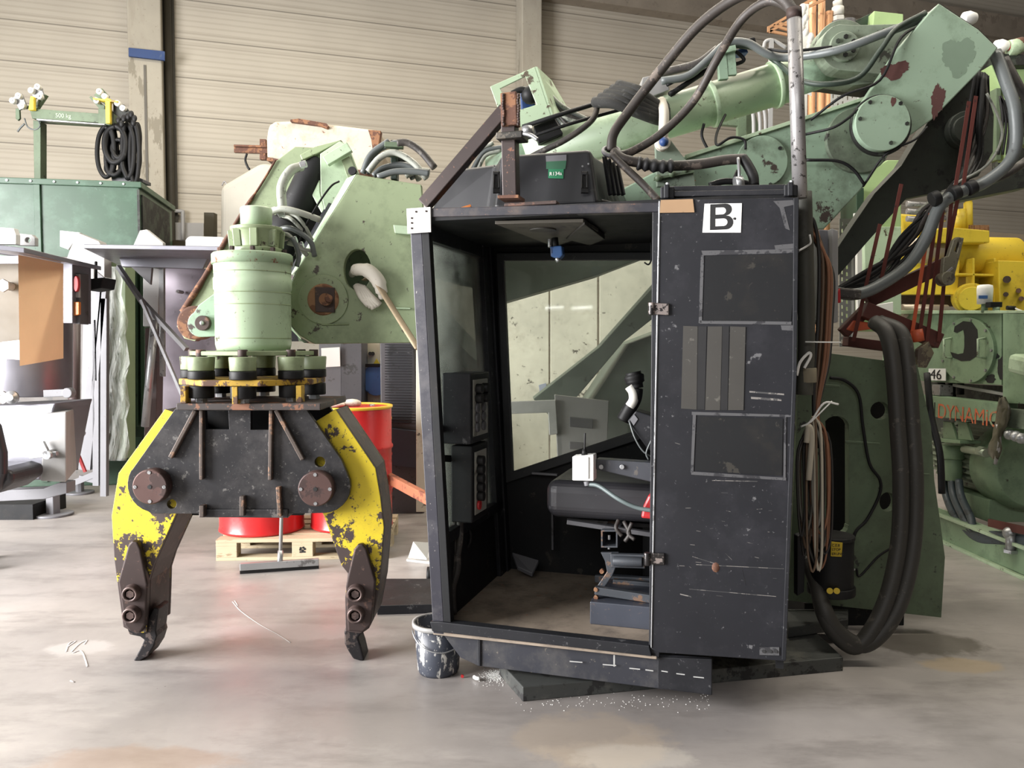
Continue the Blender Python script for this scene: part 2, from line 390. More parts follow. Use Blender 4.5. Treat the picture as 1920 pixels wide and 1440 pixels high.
# ================================================================ the hall
m = MB(); m.box((-16, -12, -.1), (20, 24, 0)); m.mi = 0
fl = MB(); fl.bm.faces.new([fl.bm.verts.new(v) for v in ((-16, -34, 0), (20, -34, 0), (20, 24, 0), (-16, 24, 0))]); m.bm.free()
fo = struct(fl.build('floor', floor_mat())); FOX, FOY = fo.o.location.x, fo.o.location.y
WF = Fr(P(285, 650, 12.6), 17.9)
m = MB(); m.box((-14, 0, 0), (24, .2, 9.5), WF); struct(m.build('wall_back', wall_mat()))
# dark crane-runway beam and roof edge high on the wall
CEIL = paint('ceiling_brown', (120, 112, 100), (100, 94, 84), .2, 3, .8)
zb = WF.h(1300, 30, -.3).z; m = MB(); m.box((-9, -.3, zb), (24, -.02, zb + .5), WF); m.box((-9, -.42, zb + .42), (24, -.28, zb + .9), WF); struct(m.build('trim_1', paint('beam_taupe', (146, 136, 122), (124, 114, 102), .2, 3, .8)))
m = MB(); m.box((-14, -45, 9.2), (24, .1, 9.35), WF); struct(m.build('ceiling', CEIL))
m = MB(); m.box((19.9, -34, 0), (20.1, 24, 9.2)); struct(m.build('wall_right', CEIL))
m = MB(); m.box((-16.1, -34, 0), (-15.9, 18, 9.2)); struct(m.build('wall_left', CEIL))
def column(px, wpx, name, label):
    a = WF.l(WF.h(px, 650, -.35)).x; wd = wpx * 12.6 / F
    m = MB(); m.box((a - wd / 2, -.35, 0), (a + wd / 2, -.01, 9.1), WF)
    h = m.build(name, CONC, None, .02); h.o['kind'] = 'structure'; return a, wd
ca, cw = column(283, 56, 'trim_2', ''); ca2, cw2 = column(997, 44, 'trim_3', '')
m = MB(); m.box((ca - .02, -.362, WF.h(275, 345, -.36).z), (ca + .015, -.35, WF.h(275, 122, -.36).z), WF); struct(m.build('trim_4', paint('slot_grey', (96, 92, 84))))
m = MB(); m.tube([WF.w(ca + cw / 2 + .07, -.1, z) for z in (0, 4, 8)], .055, 12, 1); m.box((ca + cw / 2 + .0, -.05, 0), (ca + cw / 2 + .16, -.012, 8), WF)
tag(m.build('drain_pipe', paint('pipe_dark', (64, 60, 50), rough=.6)), 'dark drain pipe running down the wall beside the left concrete column', 'pipe')
def quad(px4, b, fr): return [fr.h(x, y, b) for x, y in px4]
m = MB(); m.prism(quad([(241, 89), (309, 96), (309, 113), (241, 105)], -.42, WF), WF.ey * .05)
tag(m.build('beam_sign', BLUE, None, .004), 'dark blue horizontal board fixed across the left concrete column', 'sign')
# low white panels on the wall with small pipe
m = MB(); m.prism(quad([(322, 417), (382, 418), (382, 452), (322, 450)], -.06, WF), WF.ey * .05)
tag(m.build('wall_panel', GREY_LT, None, .005), 'pale grey panel low on the ribbed wall right of the left column', 'panel')
m = MB(); m.tube([WF.h(x, y, -.1) for x, y in ((320, 396), (340, 396), (343, 400), (343, 450))], .03, 8, 3)
tag(m.build('conduit_pipe', GREY_LT), 'thin pale bent pipe on the wall above the pale grey panel', 'pipe')
m = MB(); m.bar(P(395, 400, 10), P(395, 460, 10), .12, .12); m.bar(P(300, 457, 10), P(400, 466, 10), .12, .1)
tag(m.build('brown_frame_post', paint('olive_steel', (72, 66, 50))), 'short dark olive steel post beside the off-white silo', 'post')
# right wall behind the yellow machine: lower rail
m = MB(); m.bar(P(1800, 440, 9.5), P(1960, 452, 9.2), .1, .1); tag(m.build('wall_rail', paint('rail_brown', (92, 82, 68))), 'dark horizontal rail on the wall right of the yellow machine', 'rail')

# ================================================================ silo and chipped white box behind the grapple
t = thing('storage_silo', P(470, 800, 9.0), 'off-white silo with a sloping top behind the green crane head', 'silo')
m = MB(); m.prism(poly([(411, 348), (490, 302), (600, 330), (640, 500), (640, 760), (408, 760)], 9.25), (0, 1.4, 0)); m.build('body', SILO, t, .08, 4)
m = MB(); m.box(tuple(P(406, 478, 9.2)), tuple(P(640, 464, 9.2) + Vector((0, 1.6, 0)))); m.build('rim', SILO, t, .02)
m = MB(); c = P(421, 348, 9.6); m.tube([c + Vector((-.03, 0, 0)), c + Vector((0, 0, .05)), c + Vector((.03, 0, 0))], .008, 6); m.build('lifting_eye', STEEL, t)
t = thing('rusty_white_box', P(600, 330, 8.3), 'chipped white rounded box with rusty corners above the green crane head', 'box')
plate('shell', [(501, 245)] + [(504, 234), (515, 227), (545, 226), (640, 235), (713, 244), (708, 275), (690, 322), (640, 322), (520, 300), (500, 296), (499, 260)], 8.2, .9, CHIPW, t, bevel=.03)
plate('rusty_top_strip', [(544, 224), (560, 222), (612, 231), (616, 236), (613, 241), (600, 236), (544, 228)], 8.15, .5, RUST, t)
plate('rusty_corner', [(690, 243), (714, 245), (709, 275), (700, 290), (696, 262)], 8.185, .1, RUST, t)
plate('rusty_lower_edge', [(500, 294), (520, 298), (600, 312), (690, 320), (688, 326), (600, 318), (500, 301)], 8.18, .3, RUST, t)
t = thing('mounting_channel', P(470, 280, 8.4), 'brown steel channel sticking out left of the chipped white box', 'bracket')
m = MB(); m.bar(P(440, 279, 8.4), P(506, 281, 8.4), .04, .08); m.bar(P(440, 274, 8.36), P(500, 276, 8.36), .06, .015); m.build('channel', RUST, t)
m = MB(); m.bar(P(494, 262, 8.42), P(494, 300, 8.42), .06, .06); m.build('upright', RUST, t)
hose('cable', [(463, 288, 8.35), (460, 300, 8.35), (464, 312, 8.35), (468, 318, 8.35)], .012, RUBBER, t, 6)

# ================================================================ green container and cable trolley beam at left
GT = Fr(P(262, 420, 8.4), 10)
t = thing('green_container', GT.w(-1, .5, 0), 'large green sheet metal container with bolted rim at the left', 'container')
zt = GT.h(150, 338, 0).z; 
m = MB(); m.box((-3.2, 0, 0), (0, 1.4, zt - .04), GT); m.build('body', G_TANK, t, .01)
m = MB(); m.box((-3.2, -.03, zt - .06), (.03, 1.45, zt), GT); m.build('rim', G_TANK, t, .006)
for a in (-2.5, -1.0):
    m = MB(); m.box((a, -.025, .05), (a + .06, 0, zt - .06), GT); m.build('stiffener', G_TANK, t, .004)
m = MB()
for a in range(14): c = GT.w(-3.0 + a * .22, -.03, zt - .03); m.cyl(c, c - GT.ey * .012, .012, n=6)
m.build('rim_bolts', ZINC, t)
m = MB(); m.box((-.012, -.035, .1), (.012, -.02, zt - .08), GT); m.box((.0, .05, .1), (.02, 1.2, zt - .12), GT); m.build('end_panel', G_DARK, t)
Yt = 8.9
t = thing('cable_trolley_beam', P(70, 335, Yt), 'green hoist beam on a post with roller trolleys above the green container', 'hoist')
plate('post', [(62, 225), (76, 228), (76, 342), (64, 342)], Yt, .12, G_DARK if False else G_BASE, t)
plate('beam', [(55, 203), (190, 213), (190, 230), (60, 222)], Yt - .06, .22, G_BASE, t)
lab(text('lettering', '500 kg', .064, G_PALE, t, P(104, 220, Yt - .062), P(140, 221, Yt) - P(100, 219, Yt), (0, 0, 1)), 'pale lettering 500 kg')
plate('end_flange', [(184, 203), (206, 205), (206, 234), (184, 233)], Yt - .08, .26, G_BASE, t)
lab(plate('rail', [(68, 222), (196, 232), (196, 234), (68, 225)], Yt - .1, .05, ZINC, t), 'bright steel rail under the beam')
lab(plate('yellow_bracket', [(197, 184), (206, 185), (206, 231), (198, 231)], Yt - .12, .05, MY, t), 'yellow painted upright plate')
lab(plate('yellow_bracket', [(174, 183), (220, 189), (220, 192), (174, 186)], Yt - .12, .08, MY, t), 'yellow painted top strip')
lab(plate('yellow_bracket', [(57, 180), (63, 181), (63, 206), (53, 206)], Yt - .12, .05, MY, t), 'yellow painted upright plate')
plate('trolley_arm', [(44, 200), (66, 195), (80, 175), (87, 178), (70, 203), (60, 206)], Yt - .02, .05, G_BASE, t)
plate('trolley_arm', [(167, 182), (170, 180), (196, 198), (196, 208), (190, 208)], Yt - .02, .05, G_BASE, t)
plate('hanging_strap', [(29, 203), (36, 203), (37, 222), (33, 226), (29, 222)], Yt, .03, G_BASE, t)
for (x, y) in ((33, 179), (22, 188), (40, 198), (69, 162), (57, 169), (73, 180), (185, 171), (195, 180), (219, 193), (229, 202), (180, 188)):
    c = P(x, y, Yt - .1); m = MB(); m.cyl(c, c + Vector((0, .05, 0)), .032, n=16); rr = m.build('roller', GAUGE, t, .004)
    m = MB(); m.cyl(c - Vector((0, .005, 0)), c + Vector((0, .1, 0)), .012, n=8); m.build('axle', STEEL, rr)
plate('roller_carrier', [(24, 182), (40, 175), (50, 200), (36, 206)], Yt - .04, .03, ZINC, t)
plate('roller_carrier', [(58, 166), (74, 158), (82, 178), (62, 186)], Yt - .04, .03, ZINC, t)
plate('roller_carrier', [(176, 178), (190, 165), (204, 180), (196, 196)], Yt - .04, .03, G_BASE, t)
plate('roller_carrier', [(212, 192), (232, 196), (250, 218), (240, 232), (212, 212)], Yt - .04, .03, G_DARK, t)
hose('loose_wire', [(46, 222, Yt), (52, 238, Yt), (66, 243, Yt), (75, 236, Yt), (72, 226, Yt)], .008, HOSE_GREY, t, 6)
hose('loose_wire', [(46, 232, Yt), (38, 240, Yt), (33, 247, Yt)], .01, HOSE_GREY, t, 6)
labs = ['leftmost hanging black cable loop below the green hoist beam', 'wide black cable coil hanging at the middle of the festoon', 'small inner black cable coil of the festoon', 'long narrow black cable loop of the festoon', 'black cable loop hanging nearest the concrete column', 'tangled black cable coil low on the festoon', 'rightmost sloping black cable of the festoon']
random.seed(3)
spec = [(198, 238, 16, 94, .03), (216, 236, 20, 70, .04), (222, 262, 11, 34, .03), (207, 240, 8, 90, .03), (240, 232, 11, 102, .035), (214, 300, 14, 28, .035), (252, 232, 9, 112, .03)]
for i, (x, y, wd, hh, r) in enumerate(spec):
    m = MB()
    for k in range(4 if i != 0 else 1):
        j = lambda s: random.uniform(-s, s)
        m.tube([P(x + wd * math.sin(q) * (1 - .12 * k) + j(1) + (k * 1.5), y + hh * (.5 - .5 * math.cos(q)) * (1 - .05 * k) + j(1.5), Yt - .05 + .05 * k + .03 * math.cos(q)) for q in [z * math.pi / 6 for z in range(13)]], r * .8, 7, 4)
    tag(m.build('festoon_cable', RUBBER), labs[i], 'cable', 'black cables bundled on the hoist beam')
m = MB()
for (x, y) in ((222, 225), (232, 222), (240, 218), (246, 214), (252, 222), (250, 230), (228, 232)):
    m.ball(P(x, y, Yt - .1), .03, 8, (1, .6, 1.3))
m.build('cable_clips', RUBBER, t)
plate('festoon_foot', [(208, 330), (232, 322), (268, 336), (268, 342), (210, 340)], Yt, .2, GREY_DK, t)
# ================================================================ left machines
# stainless machine with canopy
Yl = 5.6
t = thing('steel_machine', FZ(70, 980), 'stainless machine with a wide flat canopy and grey lower housing at the left edge', 'machine')
m = MB(); A = [P(-60, 462, 4.7), P(46, 474, 4.75), P(190, 507, 6.1), P(-60, 468, 6.4)]; m.prism(A, (0, 0, .03)); m.build('canopy', STAINLESS, t, .004)
m = MB(); A = [P(0, 462, 4.85), P(30, 462, 4.85), P(30, 484, 4.85), P(0, 490, 4.85)]; m.prism([P(-60, 480, 5.4), P(42, 480, 5.4), P(42, 494, 5.4), P(-60, 494, 5.4)], (0, .03, 0)); m.build('canopy_fascia', STAINLESS, t)
lab(plate('lug_plate', [(-20, 425), (26, 428), (30, 440), (30, 458), (-20, 458)], 5.4, .05, WHITE, t), 'white plate standing on the canopy edge')
plate('lug_plate', [(30, 437), (60, 440), (66, 446), (66, 461), (30, 460)], 5.6, .04, GREY_LT, t, holes=[ring(52, 450, 5, 5, 10)])
m = MB(); m.cyl(P(50, 740, 5.9), P(50, 500, 5.9), .30, n=36); lab(m.build('drum_housing', STAINLESS, t, .01), 'dull steel round housing behind the tan board')
m = MB(); m.prism(poly([(-40, 494), (36, 494), (36, 642), (-40, 642)], 5.5), (0, .04, 0)); lab(m.build('back_plate', paint('dusty_khaki', (96, 88, 74), rough=.6), t), 'dusty brown back plate')
plate('notice', [(3, 641), (50, 636), (50, 676), (3, 672)], 5.46, .003, paint('pink_paper', (206, 192, 190), rough=.8), t)
for (x, y) in ((12, 536), (12, 745)):
    c = P(x, y, 5.45); m = MB(); m.cyl(c + Vector((0, .08, 0)), c - Vector((0, .02, 0)), .03, n=12); m.hexnut(c - Vector((0, .02, 0)), (0, -1, 0), .045, .02); m.build('clamp_knob', STEEL, t, .003)
c = P(24, 745, 5.4); m = MB(); m.lathe([(0, .045), (.02, .045), (.02, .02), (.03, .02)], c, (0, -1, 0), 20); m.build('vent_cap', ZINC, t)
FB = Fr(FZ(60, 985), 0)
plate('rear_cladding', [(-60, 480), (200, 482), (200, 900), (-60, 900)], 7.5, .05, paint('back_brown_grey', (74, 68, 62), (50, 48, 46), .2, 5), t)
# lower grey housings
plate('lower_housing', [(-40, 762), (104, 756), (100, 768), (74, 900), (-40, 900)], 5.55, .5, STAINLESS, t, bevel=.01)
m = MB(); m.hexa([P(76, 902, 5.4), P(124, 904, 5.4), P(146, 878, 6.1), P(100, 876, 6.1), P(84, 776, 5.4), P(124, 772, 5.4), P(146, 764, 6.1), P(104, 766, 6.1)]); lab(m.build('side_box', GREY_LT, t, .008), 'grey box with a clamp lever')
m = MB(); m.bar(P(57, 856, 5.35), P(108, 850, 5.35), .03, .03); m.bar(P(80, 828, 5.36), P(92, 852, 5.36), .025, .02); hl = lab(m.build('clamp_lever', ZINC, t, .003), 'steel clamp lever'); m = MB(); c = P(101, 850, 5.4); m.cyl(c, c - Vector((0, .09, 0)), .03, n=12); m.build('lever_boss', ZINC, hl)
plate('foot_beam', [(-40, 922), (82, 916), (110, 905), (125, 905), (125, 925), (82, 936), (-40, 942)], 5.75, .12, GREY, t)
m = MB(); c = FZ(100, 966); m.cyl(c, c + Vector((0, 0, .02)), .16, n=20); m.cyl(c, c + Vector((0, 0, .2)), .06, n=6); m.build('foot', GREY, t, .004)
m = MB(); c = FZ(150, 925); m.cyl(c, c + Vector((0, 0, .02)), .13, n=20); m.cyl(c, c + Vector((0, 0, .3)), .04, n=8); m.build('foot', GREY, t, .004)
m = MB(); c = FZ(20, 970, .0); m.box((c.x - .4, c.y - .1, 0), (c.x + .25, c.y + .4, .13)); m.build('plinth', BLK_IN, t)
# arm bracket
m = MB(); m.bar(P(84, 738, 5.5), P(128, 736, 5.5), .04, .05); c = P(125, 737, 5.45); m.cyl(c, c + Vector((0, .06, 0)), .035, n=14); m.build('swing_bracket', GREY, t, .004)

# board hanging from the canopy
bd = MB(); bd.prism([P(34, 478, 4.98), P(117, 494, 5.5), P(117, 672, 5.5), P(37, 686, 4.98)], (0, .012, 0)); tag(bd.build('tan_board', CARD), 'flat tan board hanging from the steel canopy at left', 'board')
# steel cabinet edge with lights
t = thing('light_housing', P(135, 600, 5.7), 'narrow steel upright housing carrying a red and an orange vehicle lamp', 'housing')
plate('upright', [(112, 486), (136, 492), (136, 606), (117, 606)], 5.65, .25, STAINLESS, t)
plate('lamp_plate', [(134, 512), (150, 512), (150, 608), (134, 606)], 5.7, .12, GREY_DK, t)
lab(plate('tail_lamp', ring(142, 532, 5, 15, 20), 5.66, .03, REDP, t), 'red oval lamp')
plate('lamp_surround', [(135, 514), (149, 514), (149, 558), (135, 558)], 5.69, .02, GREY_LT, t, holes=[ring(142, 532, 5.4, 16, 16)])
lab(plate('indicator_lamp', [(138, 566), (148, 566), (148, 590), (138, 592)], 5.67, .03, ORGL, t), 'orange lamp')
# black bracket lamp behind
m = MB(); m.prism(poly([(156, 524), (194, 520), (190, 540), (164, 545)], 6.0), (0, .2, 0)); m.tube([P(180, 490, 6.05), P(180, 525, 6.05)], .012, 6, 1)
tag(m.build('work_lamp', RUBBER, None, .01), 'black work lamp hanging under the canopies at left', 'lamp')
# second canopy
t = thing('steel_canopy_frame', FZ(310, 925), 'second stainless canopy with grey panel and two struts behind the grapple', 'machine')
m = MB(); m.prism([P(157, 466, 5.6), P(232, 502, 7.2), P(430, 502, 7.2), P(420, 470, 5.6)], (0, 0, .03)); m.build('canopy', STAINLESS, t, .004)
plate('fascia', [(222, 478), (392, 479), (380, 504), (228, 500)], 6.3, .03, STAINLESS, t)
lab(plate('back_panel', [(300, 502), (420, 505), (420, 800), (300, 800)], 6.9, .06, paint('brushed_violet_grey', (140, 132, 140), (110, 104, 110), .1, 3, .35, .6), t), 'brushed dark steel panel')
plate('side_panel', [(268, 500), (300, 504), (296, 612), (268, 612)], 6.6, .04, GREY_LT, t)
plate('gusset', [(245, 500), (285, 502), (282, 534)], 6.2, .03, GREY, t)
m = MB(); m.bar(P(304, 500, 6.4), P(305, 706, 6.4), .035, .035); lab(m.build('hanging_rod', ZINC, t), 'thin pale upright rod')
m = MB(); c = P(342, 548, 6.88); m.cyl(c, c - Vector((0, .1, 0)), .015, n=8); m.build('hook_pin', STEEL, t)
m = MB(); m.bar(P(222, 500, 6.3), P(268, 568, 6.1),   .035, .03); m.bar(P(262, 560, 6.1), P(350, 655, 5.9), .035, .03); lab(m.build('strut', GREY, t), 'long grey strut')
m = MB(); m.bar(P(265, 562, 6.0), P(348, 755, 5.9), .022, .022); m.build('strut', GREY, t)
lab(plate('lug_plate', [(262, 432), (275, 430), (306, 455), (306, 466), (248, 464)], 6.6, .05, GREY_LT, t), 'pale angled lug')
lab(plate('lug_plate', [(346, 450), (352, 442), (420, 444), (425, 474), (346, 468)], 6.0, .12, WHITE, t, bevel=.02), 'white rounded box on the canopy')
lab(plate('lug_plate', [(120, 500), (130, 470), (145, 436), (185, 452), (196, 470), (196, 520), (172, 500)], 6.6, .12, GREY_LT, t), 'tilted grey hopper plate')
lab(plate('lug_plate', [(112, 432), (150, 436), (128, 468), (112, 462)], 6.9, .05, WHITE, t), 'white wrapped sheet')
plate('post', [(165, 470), (176, 470), (176, 700), (165, 700)], 6.9, .06, GREY_LT, t)
plate('dark_leg', [(272, 615), (296, 615), (292, 840), (270, 840)], 6.5, .12, BROWNPIPE, t)
m = MB(); m.cyl(P(272, 800, 6.3), P(290, 600, 6.3), .03, n=12); m.build('cylinder_rod', ZINC, t)
# brown pipe and slanted grating
m = MB(); m.cyl(FZ(150, 905), P(152, 575, FZ(150, 905).y), .045, n=16); c = FZ(152, 905); tag(m.build('brown_pipe', BROWNPIPE), 'brown upright pipe beside the red and orange lamps', 'pipe')
m = MB(); m.cyl(P(138, 880, 7.2), P(140, 575, 7.2), .05, n=16); tag(m.build('brown_pipe', BROWNPIPE), 'darker brown upright pipe just left of the first one', 'pipe')
t = thing('slanted_ladder', FZ(175, 900), 'slanted pale grey steel frame leaning between the brown pipes and the wrapped column', 'frame')
for (x0, y0, x1, y1) in ((188, 545, 155, 880), (196, 545, 166, 880), (197, 560, 196, 930), (182, 600, 182, 910)):
    m = MB(); m.bar(P(x0, y0, 6.8), P(x1, y1, 6.8), .05, .05); m.build('rail', GREY, t)
m = MB(); m.prism(poly([(182, 510), (194, 520), (172, 700), (158, 860), (150, 860), (156, 600)], 6.85), (0, .03, 0)); m.build('web_sheet', GREY, t)
m = MB(); m.bar(P(140, 905, 6.9), P(200, 880, 6.9), .05, .05); m.bar(P(150, 895, 6.9), P(198, 905, 6.9), .04, .04); m.build('foot_bar', GREY, t)
t = thing('shut_off_lever', P(150, 850, 6.3), 'small red lever with zinc joints beside the grey box', 'lever')
m = MB(); m.bar(P(146, 850, 6.3), P(160, 885, 6.3), .02, .02); m.build('lever', REDP, t); m = MB(); m.ball(P(153, 812, 6.3), .03, 10); m.ball(P(140, 810, 6.3), .02, 10); m.bar(P(130, 808, 6.3), P(150, 812, 6.3), .02, .02); m.build('joint', ZINC, t)
# wrapped green column and green rails
t = thing('wrapped_column', FZ(215, 880), 'pale green column wrapped in clear creased plastic film', 'column')
plate('column', [(198, 485), (235, 490), (236, 860), (204, 860)], 7.6, .2, paint('column_sage', (118, 134, 102), (96, 104, 84), .1, 6), t)
def film():
    t_ = NT('plastic_film'); b = t_.b; b.inputs['Base Color'].default_value = (.8, .82, .78, 1); b.inputs['Roughness'].default_value = .12; b.inputs['Transmission Weight'].default_value = 0; b.inputs['Alpha'].default_value = .34
    t_.bump(t_.noise(5, 6, .6, t_.scaled((2, 2, .7))), .9, .12); return t_.m
FILM = film()
m = MB(); rows = []
for j in range(15):
    y = 500 + j * 26; L = 200 - 2 * math.sin(j); R = 222 + 18 * math.sin(min(1, j / 6) * 1.57) + 4 * math.sin(j * 2.1)
    rows.append([m.bm.verts.new(P(L + (R - L) * k / 6, y, 7.5 - .05 * math.sin(k * 1.9 + j * 1.3))) for k in range(7)])
m.sm = True
for a, b in zip(rows, rows[1:]):
    for k in range(6): m.face([a[k], a[k + 1], b[k + 1], b[k]])
lab(m.build('film_wrap', FILM, t), 'clear creased plastic film')
t = thing('green_rail_frame', FZ(250, 880), 'dark green upright rails standing right of the film-wrapped column', 'frame')
GD2 = paint('deep_green', (44, 66, 48), (30, 40, 30), .2, 6, .5)
for (x, wd, cc) in ((226, 14, G_BASE), (246, 10, GD2), (262, 8, GD2)):
    plate('rail', [(x, 488), (x + wd, 492), (x + wd + 2, 800), (x + 2, 800)], 7.9, .12, cc, t)
plate('back_sheet', [(236, 500), (290, 500), (290, 820), (240, 820)], 8.1, .04, GD2, t)
m = MB(); m.box(tuple(FZ(236, 880) + Vector((-.1, .2, 0))), tuple(FZ(290, 880) + Vector((.2, .9, .5)))); tag(m.build('crate', paint('olive_dark', (84, 80, 56), (50, 46, 34), .3, 5, .7), None, .01), 'low olive crate in the gap left of the grapple', 'crate')
plate('bundle', [(200, 850), (236, 838), (262, 850), (262, 880), (204, 884)], 7.7, .3, WOOD, t) if False else None
# office chair at the left edge
t = thing('office_chair', FZ(-20, 1000), 'dark blue-black office chair cut by the left edge of the photo', 'chair')
m = MB(); m.prism([P(-160, 880, 5.0), P(0, 878, 5.0), P(22, 885, 5.0), P(22, 905, 5.0), P(-8, 926, 5.0), P(-160, 930, 5.0)], (0, .36, 0)); m.build('seat', LEATHER, t, .03, 4)
m = MB(); m.prism(poly([(-60, 770), (-8, 795), (4, 850), (4, 890), (-8, 925), (-60, 930)], 4.95), (0, .08, 0)); m.build('backrest', LEATHER, t, .03, 4)
m = MB(); m.cyl(P(-100, 925, 5.15), P(-100, 1005, 5.15), .03, n=10); m.build('gas_column', RUBBER, t)
m = MB(); c = P(-100, 975, 5.15); [m.bar(Vector((c.x, c.y, .09)), Vector((c.x + .3 * math.cos(a), c.y + .3 * math.sin(a), .05)), .04, .03) for a in (0, 1.26, 2.51, 3.77, 5.03)]; m.build('star_base', RUBBER, t)
for a in (0, 1.26, 2.51, 3.77, 5.03): m = MB(); m.ball(Vector((c.x + .3 * math.cos(a), c.y + .3 * math.sin(a), .026)), .025, 10); m.build('castor', RUBBER, t)

# ================================================================ middle background, under the crane head
t = thing('control_cabinet', FZ(690, 900), 'cream cabinet with a blue disc under the crane head', 'cabinet')
c0 = P(660, 646, 7.6); m = MB(); m.prism(poly([(676, 640), (712, 640), (712, 860), (676, 860)], 7.5), (0, .5, 0)); m.build('body', CREAM, t, .01)
plate('blue_disc', ring(705, 712, 26, 30, 24), 7.4, .08, BLUE_L, t); plate('dark_strip', [(672, 682), (712, 682), (712, 688), (672, 688)], 7.38, .03, RUBBER, t)
m = MB(); [m.cyl(P(x, 663, 7.5), P(x, 663, 7.45), .018, n=10) for x in (694, 699)]; m.build('buttons', INK, t)
plate('warning_sign', [(706, 672), (712, 682), (700, 682)], 7.49, .005, YLAB, t)
t = thing('louvred_unit', FZ(745, 900), 'tall dark louvred unit left of the cab', 'machine')
plate('body', [(712, 640), (776, 640), (795, 964), (716, 964)], 6.9, .7, GREY_DK, t, bevel=.01)
m = MB()
for k in range(30): y = 646 + k * 5; m.bar(P(722, y, 6.87), P(772, y + .5, 6.87), .02, .008)
m.build('louvres', BLK, t)
plate('lower_panel', [(714, 800), (792, 810), (796, 880), (716, 870)], 6.85, .05, paint('slate', (58, 62, 74)), t)
t = thing('brown_cabinet', FZ(640, 900), 'narrow dark brown cabinet with a paper notice behind the buffers', 'cabinet')
plate('body', [(640, 640), (678, 640), (678, 830), (640, 830)], 7.2, .4, GREY_DK, t)
plate('notice', [(602, 653), (637, 651), (638, 687), (603, 689)], 7.15, .004, PAPER, t)
plate('door_panel', [(598, 640), (640, 640), (640, 830), (598, 830)], 7.22, .3, GREY, t)

# drums on a pallet
PAL = Fr((FZ(405, 1052).x, FZ(405, 1052).y), 3)
pw = PAL.l(FZ(733, 1034)).x
t = thing('euro_pallet', PAL.w(pw / 2, .4, 0), 'light wooden pallet under the red drums', 'pallet')
for k in range(5):
    b = k * .165; m = MB(); m.box((0, b, .122), (pw, b + .12, .144), PAL); m.build('deck_board', WOOD, t, .003)
for a in (0, pw / 2 - .07, pw - .14):
    m = MB(); m.box((a, 0, .1), (a + .14, .8, .122), PAL); m.build('stringer_board', WOOD, t, .002)
    for b in (0, .33, .68):
        m = MB(); m.box((a, b, .022), (a + .14, b + .1, .1), PAL); m.build('block', WOOD, t, .003)
for b in (0, .33, .68):
    m = MB(); m.box((0, b, 0), (pw, b + .1, .022), PAL); m.build('bottom_board', WOOD, t, .002)
m = MB(); a = pw / 2 - .02; m.box((a, -.002, .05), (a + .04, 0, .06), PAL)
for k in range(5): m.cyl(PAL.w(a + .02 + .016 * math.cos(k * 1.2), -.002, .075 + .01 * math.sin(k * 1.2)), PAL.w(a + .02 + .016 * math.cos(k * 1.2), 0, .075 + .01 * math.sin(k * 1.2)), .008, n=8)
lab(m.build('branded_mark', INK, t), 'dark stamped tree mark')
m = MB(); m.box((pw - .12, -.004, .05), (pw - .02, -.001, .12), PAL); lab(m.build('label', PAPER, t), 'small white label')
def drum(px, py, label):
    c = FZ(px, py, .146)
    t = thing('oil_drum', c, label, 'drum', 'red drums on the pallet')
    H = .88; R = .292; pr = [(0, R - .004), (.006, R + .006), (.02, R + .004), (.03, R)]
    for z in (.28, .58): pr += [(z - .02, R), (z - .008, R + .010), (z + .008, R + .010), (z + .02, R)]
    pr += [(H - .03, R), (H - .01, R + .001)]
    m = MB(); m.lathe(pr, c, (0, 0, 1), 48); m.build('shell', RED, t)
    m = MB(); m.lathe([(H - .022, R + .002), (H - .016, R + .009), (H, R + .009), (H, R - .012), (H - .018, R - .016), (H - .02, .001)], c, (0, 0, 1), 48, False); m.build('lid', DRUM_Y, t)
    for (dx, dy, r) in ((-.12, -.1, .03), (.14, .08, .02)):
        m = MB(); m.cyl(c + Vector((dx, dy, H - .02)), c + Vector((dx, dy, H)), r, n=12); m.build('bung', ZINC, t)
    return t
d1 = drum(492, 990, 'red drum directly behind the grapple, on the left of the pallet')
d2 = drum(660, 984, 'red drum with yellow lid on the right end of the pallet')
dd = copy_thing(d2, (-.10, .62, -.146), 'red drum with yellow lid farther back, behind the right-hand drum')
c = d2.matrix_world_loc + Vector((-.14, -.02, .87)); m = MB(); random.seed(5)
for k in range(7): m.ball(c + Vector((random.uniform(-.1, .16), random.uniform(-.08, .08), .02)), .05, 10, (1.4, 1.2, random.uniform(.35, .7)))
tag(m.build('rag', CLOTH), 'crumpled pale rag on the yellow drum lid', 'rag')
# squeegee
t = thing('floor_squeegee', FZ(524, 1070), 'wide floor squeegee with a pale handle standing by the pallet', 'squeegee')
e0, e1 = FZ(450, 1076), FZ(598, 1066); m = MB(); m.bar(e0 + Vector((0, 0, .045)), e1 + Vector((0, 0, .045)), .035, .045); m.build('head', ZINC, t, .004)
m = MB(); m.bar(e0 + Vector((0, 0, .015)), e1 + Vector((0, 0, .015)), .012, .03); lab(m.build('rubber_blade', RUBBER, t), 'black rubber blade')
mid = (e0 + e1) / 2; m = MB(); m.cyl(mid + Vector((0, .01, .06)), mid + Vector((.0, .17, 1.2)), .012, n=12); m.build('handle', GREY_LT, t)
m = MB(); m.cyl(mid + Vector((0, .0, .05)), mid + Vector((0, .02, .13)), .018, n=12); m.build('socket', ZINC, t)
# orange timber
m = MB(); m.bar(P(695, 878, 6.0), P(860, 966, 5.0), .05, .07); tag(m.build('timber_bar', TIMBER, None, .005), 'orange-brown timber bar slanting between the drum and the cab', 'bar')
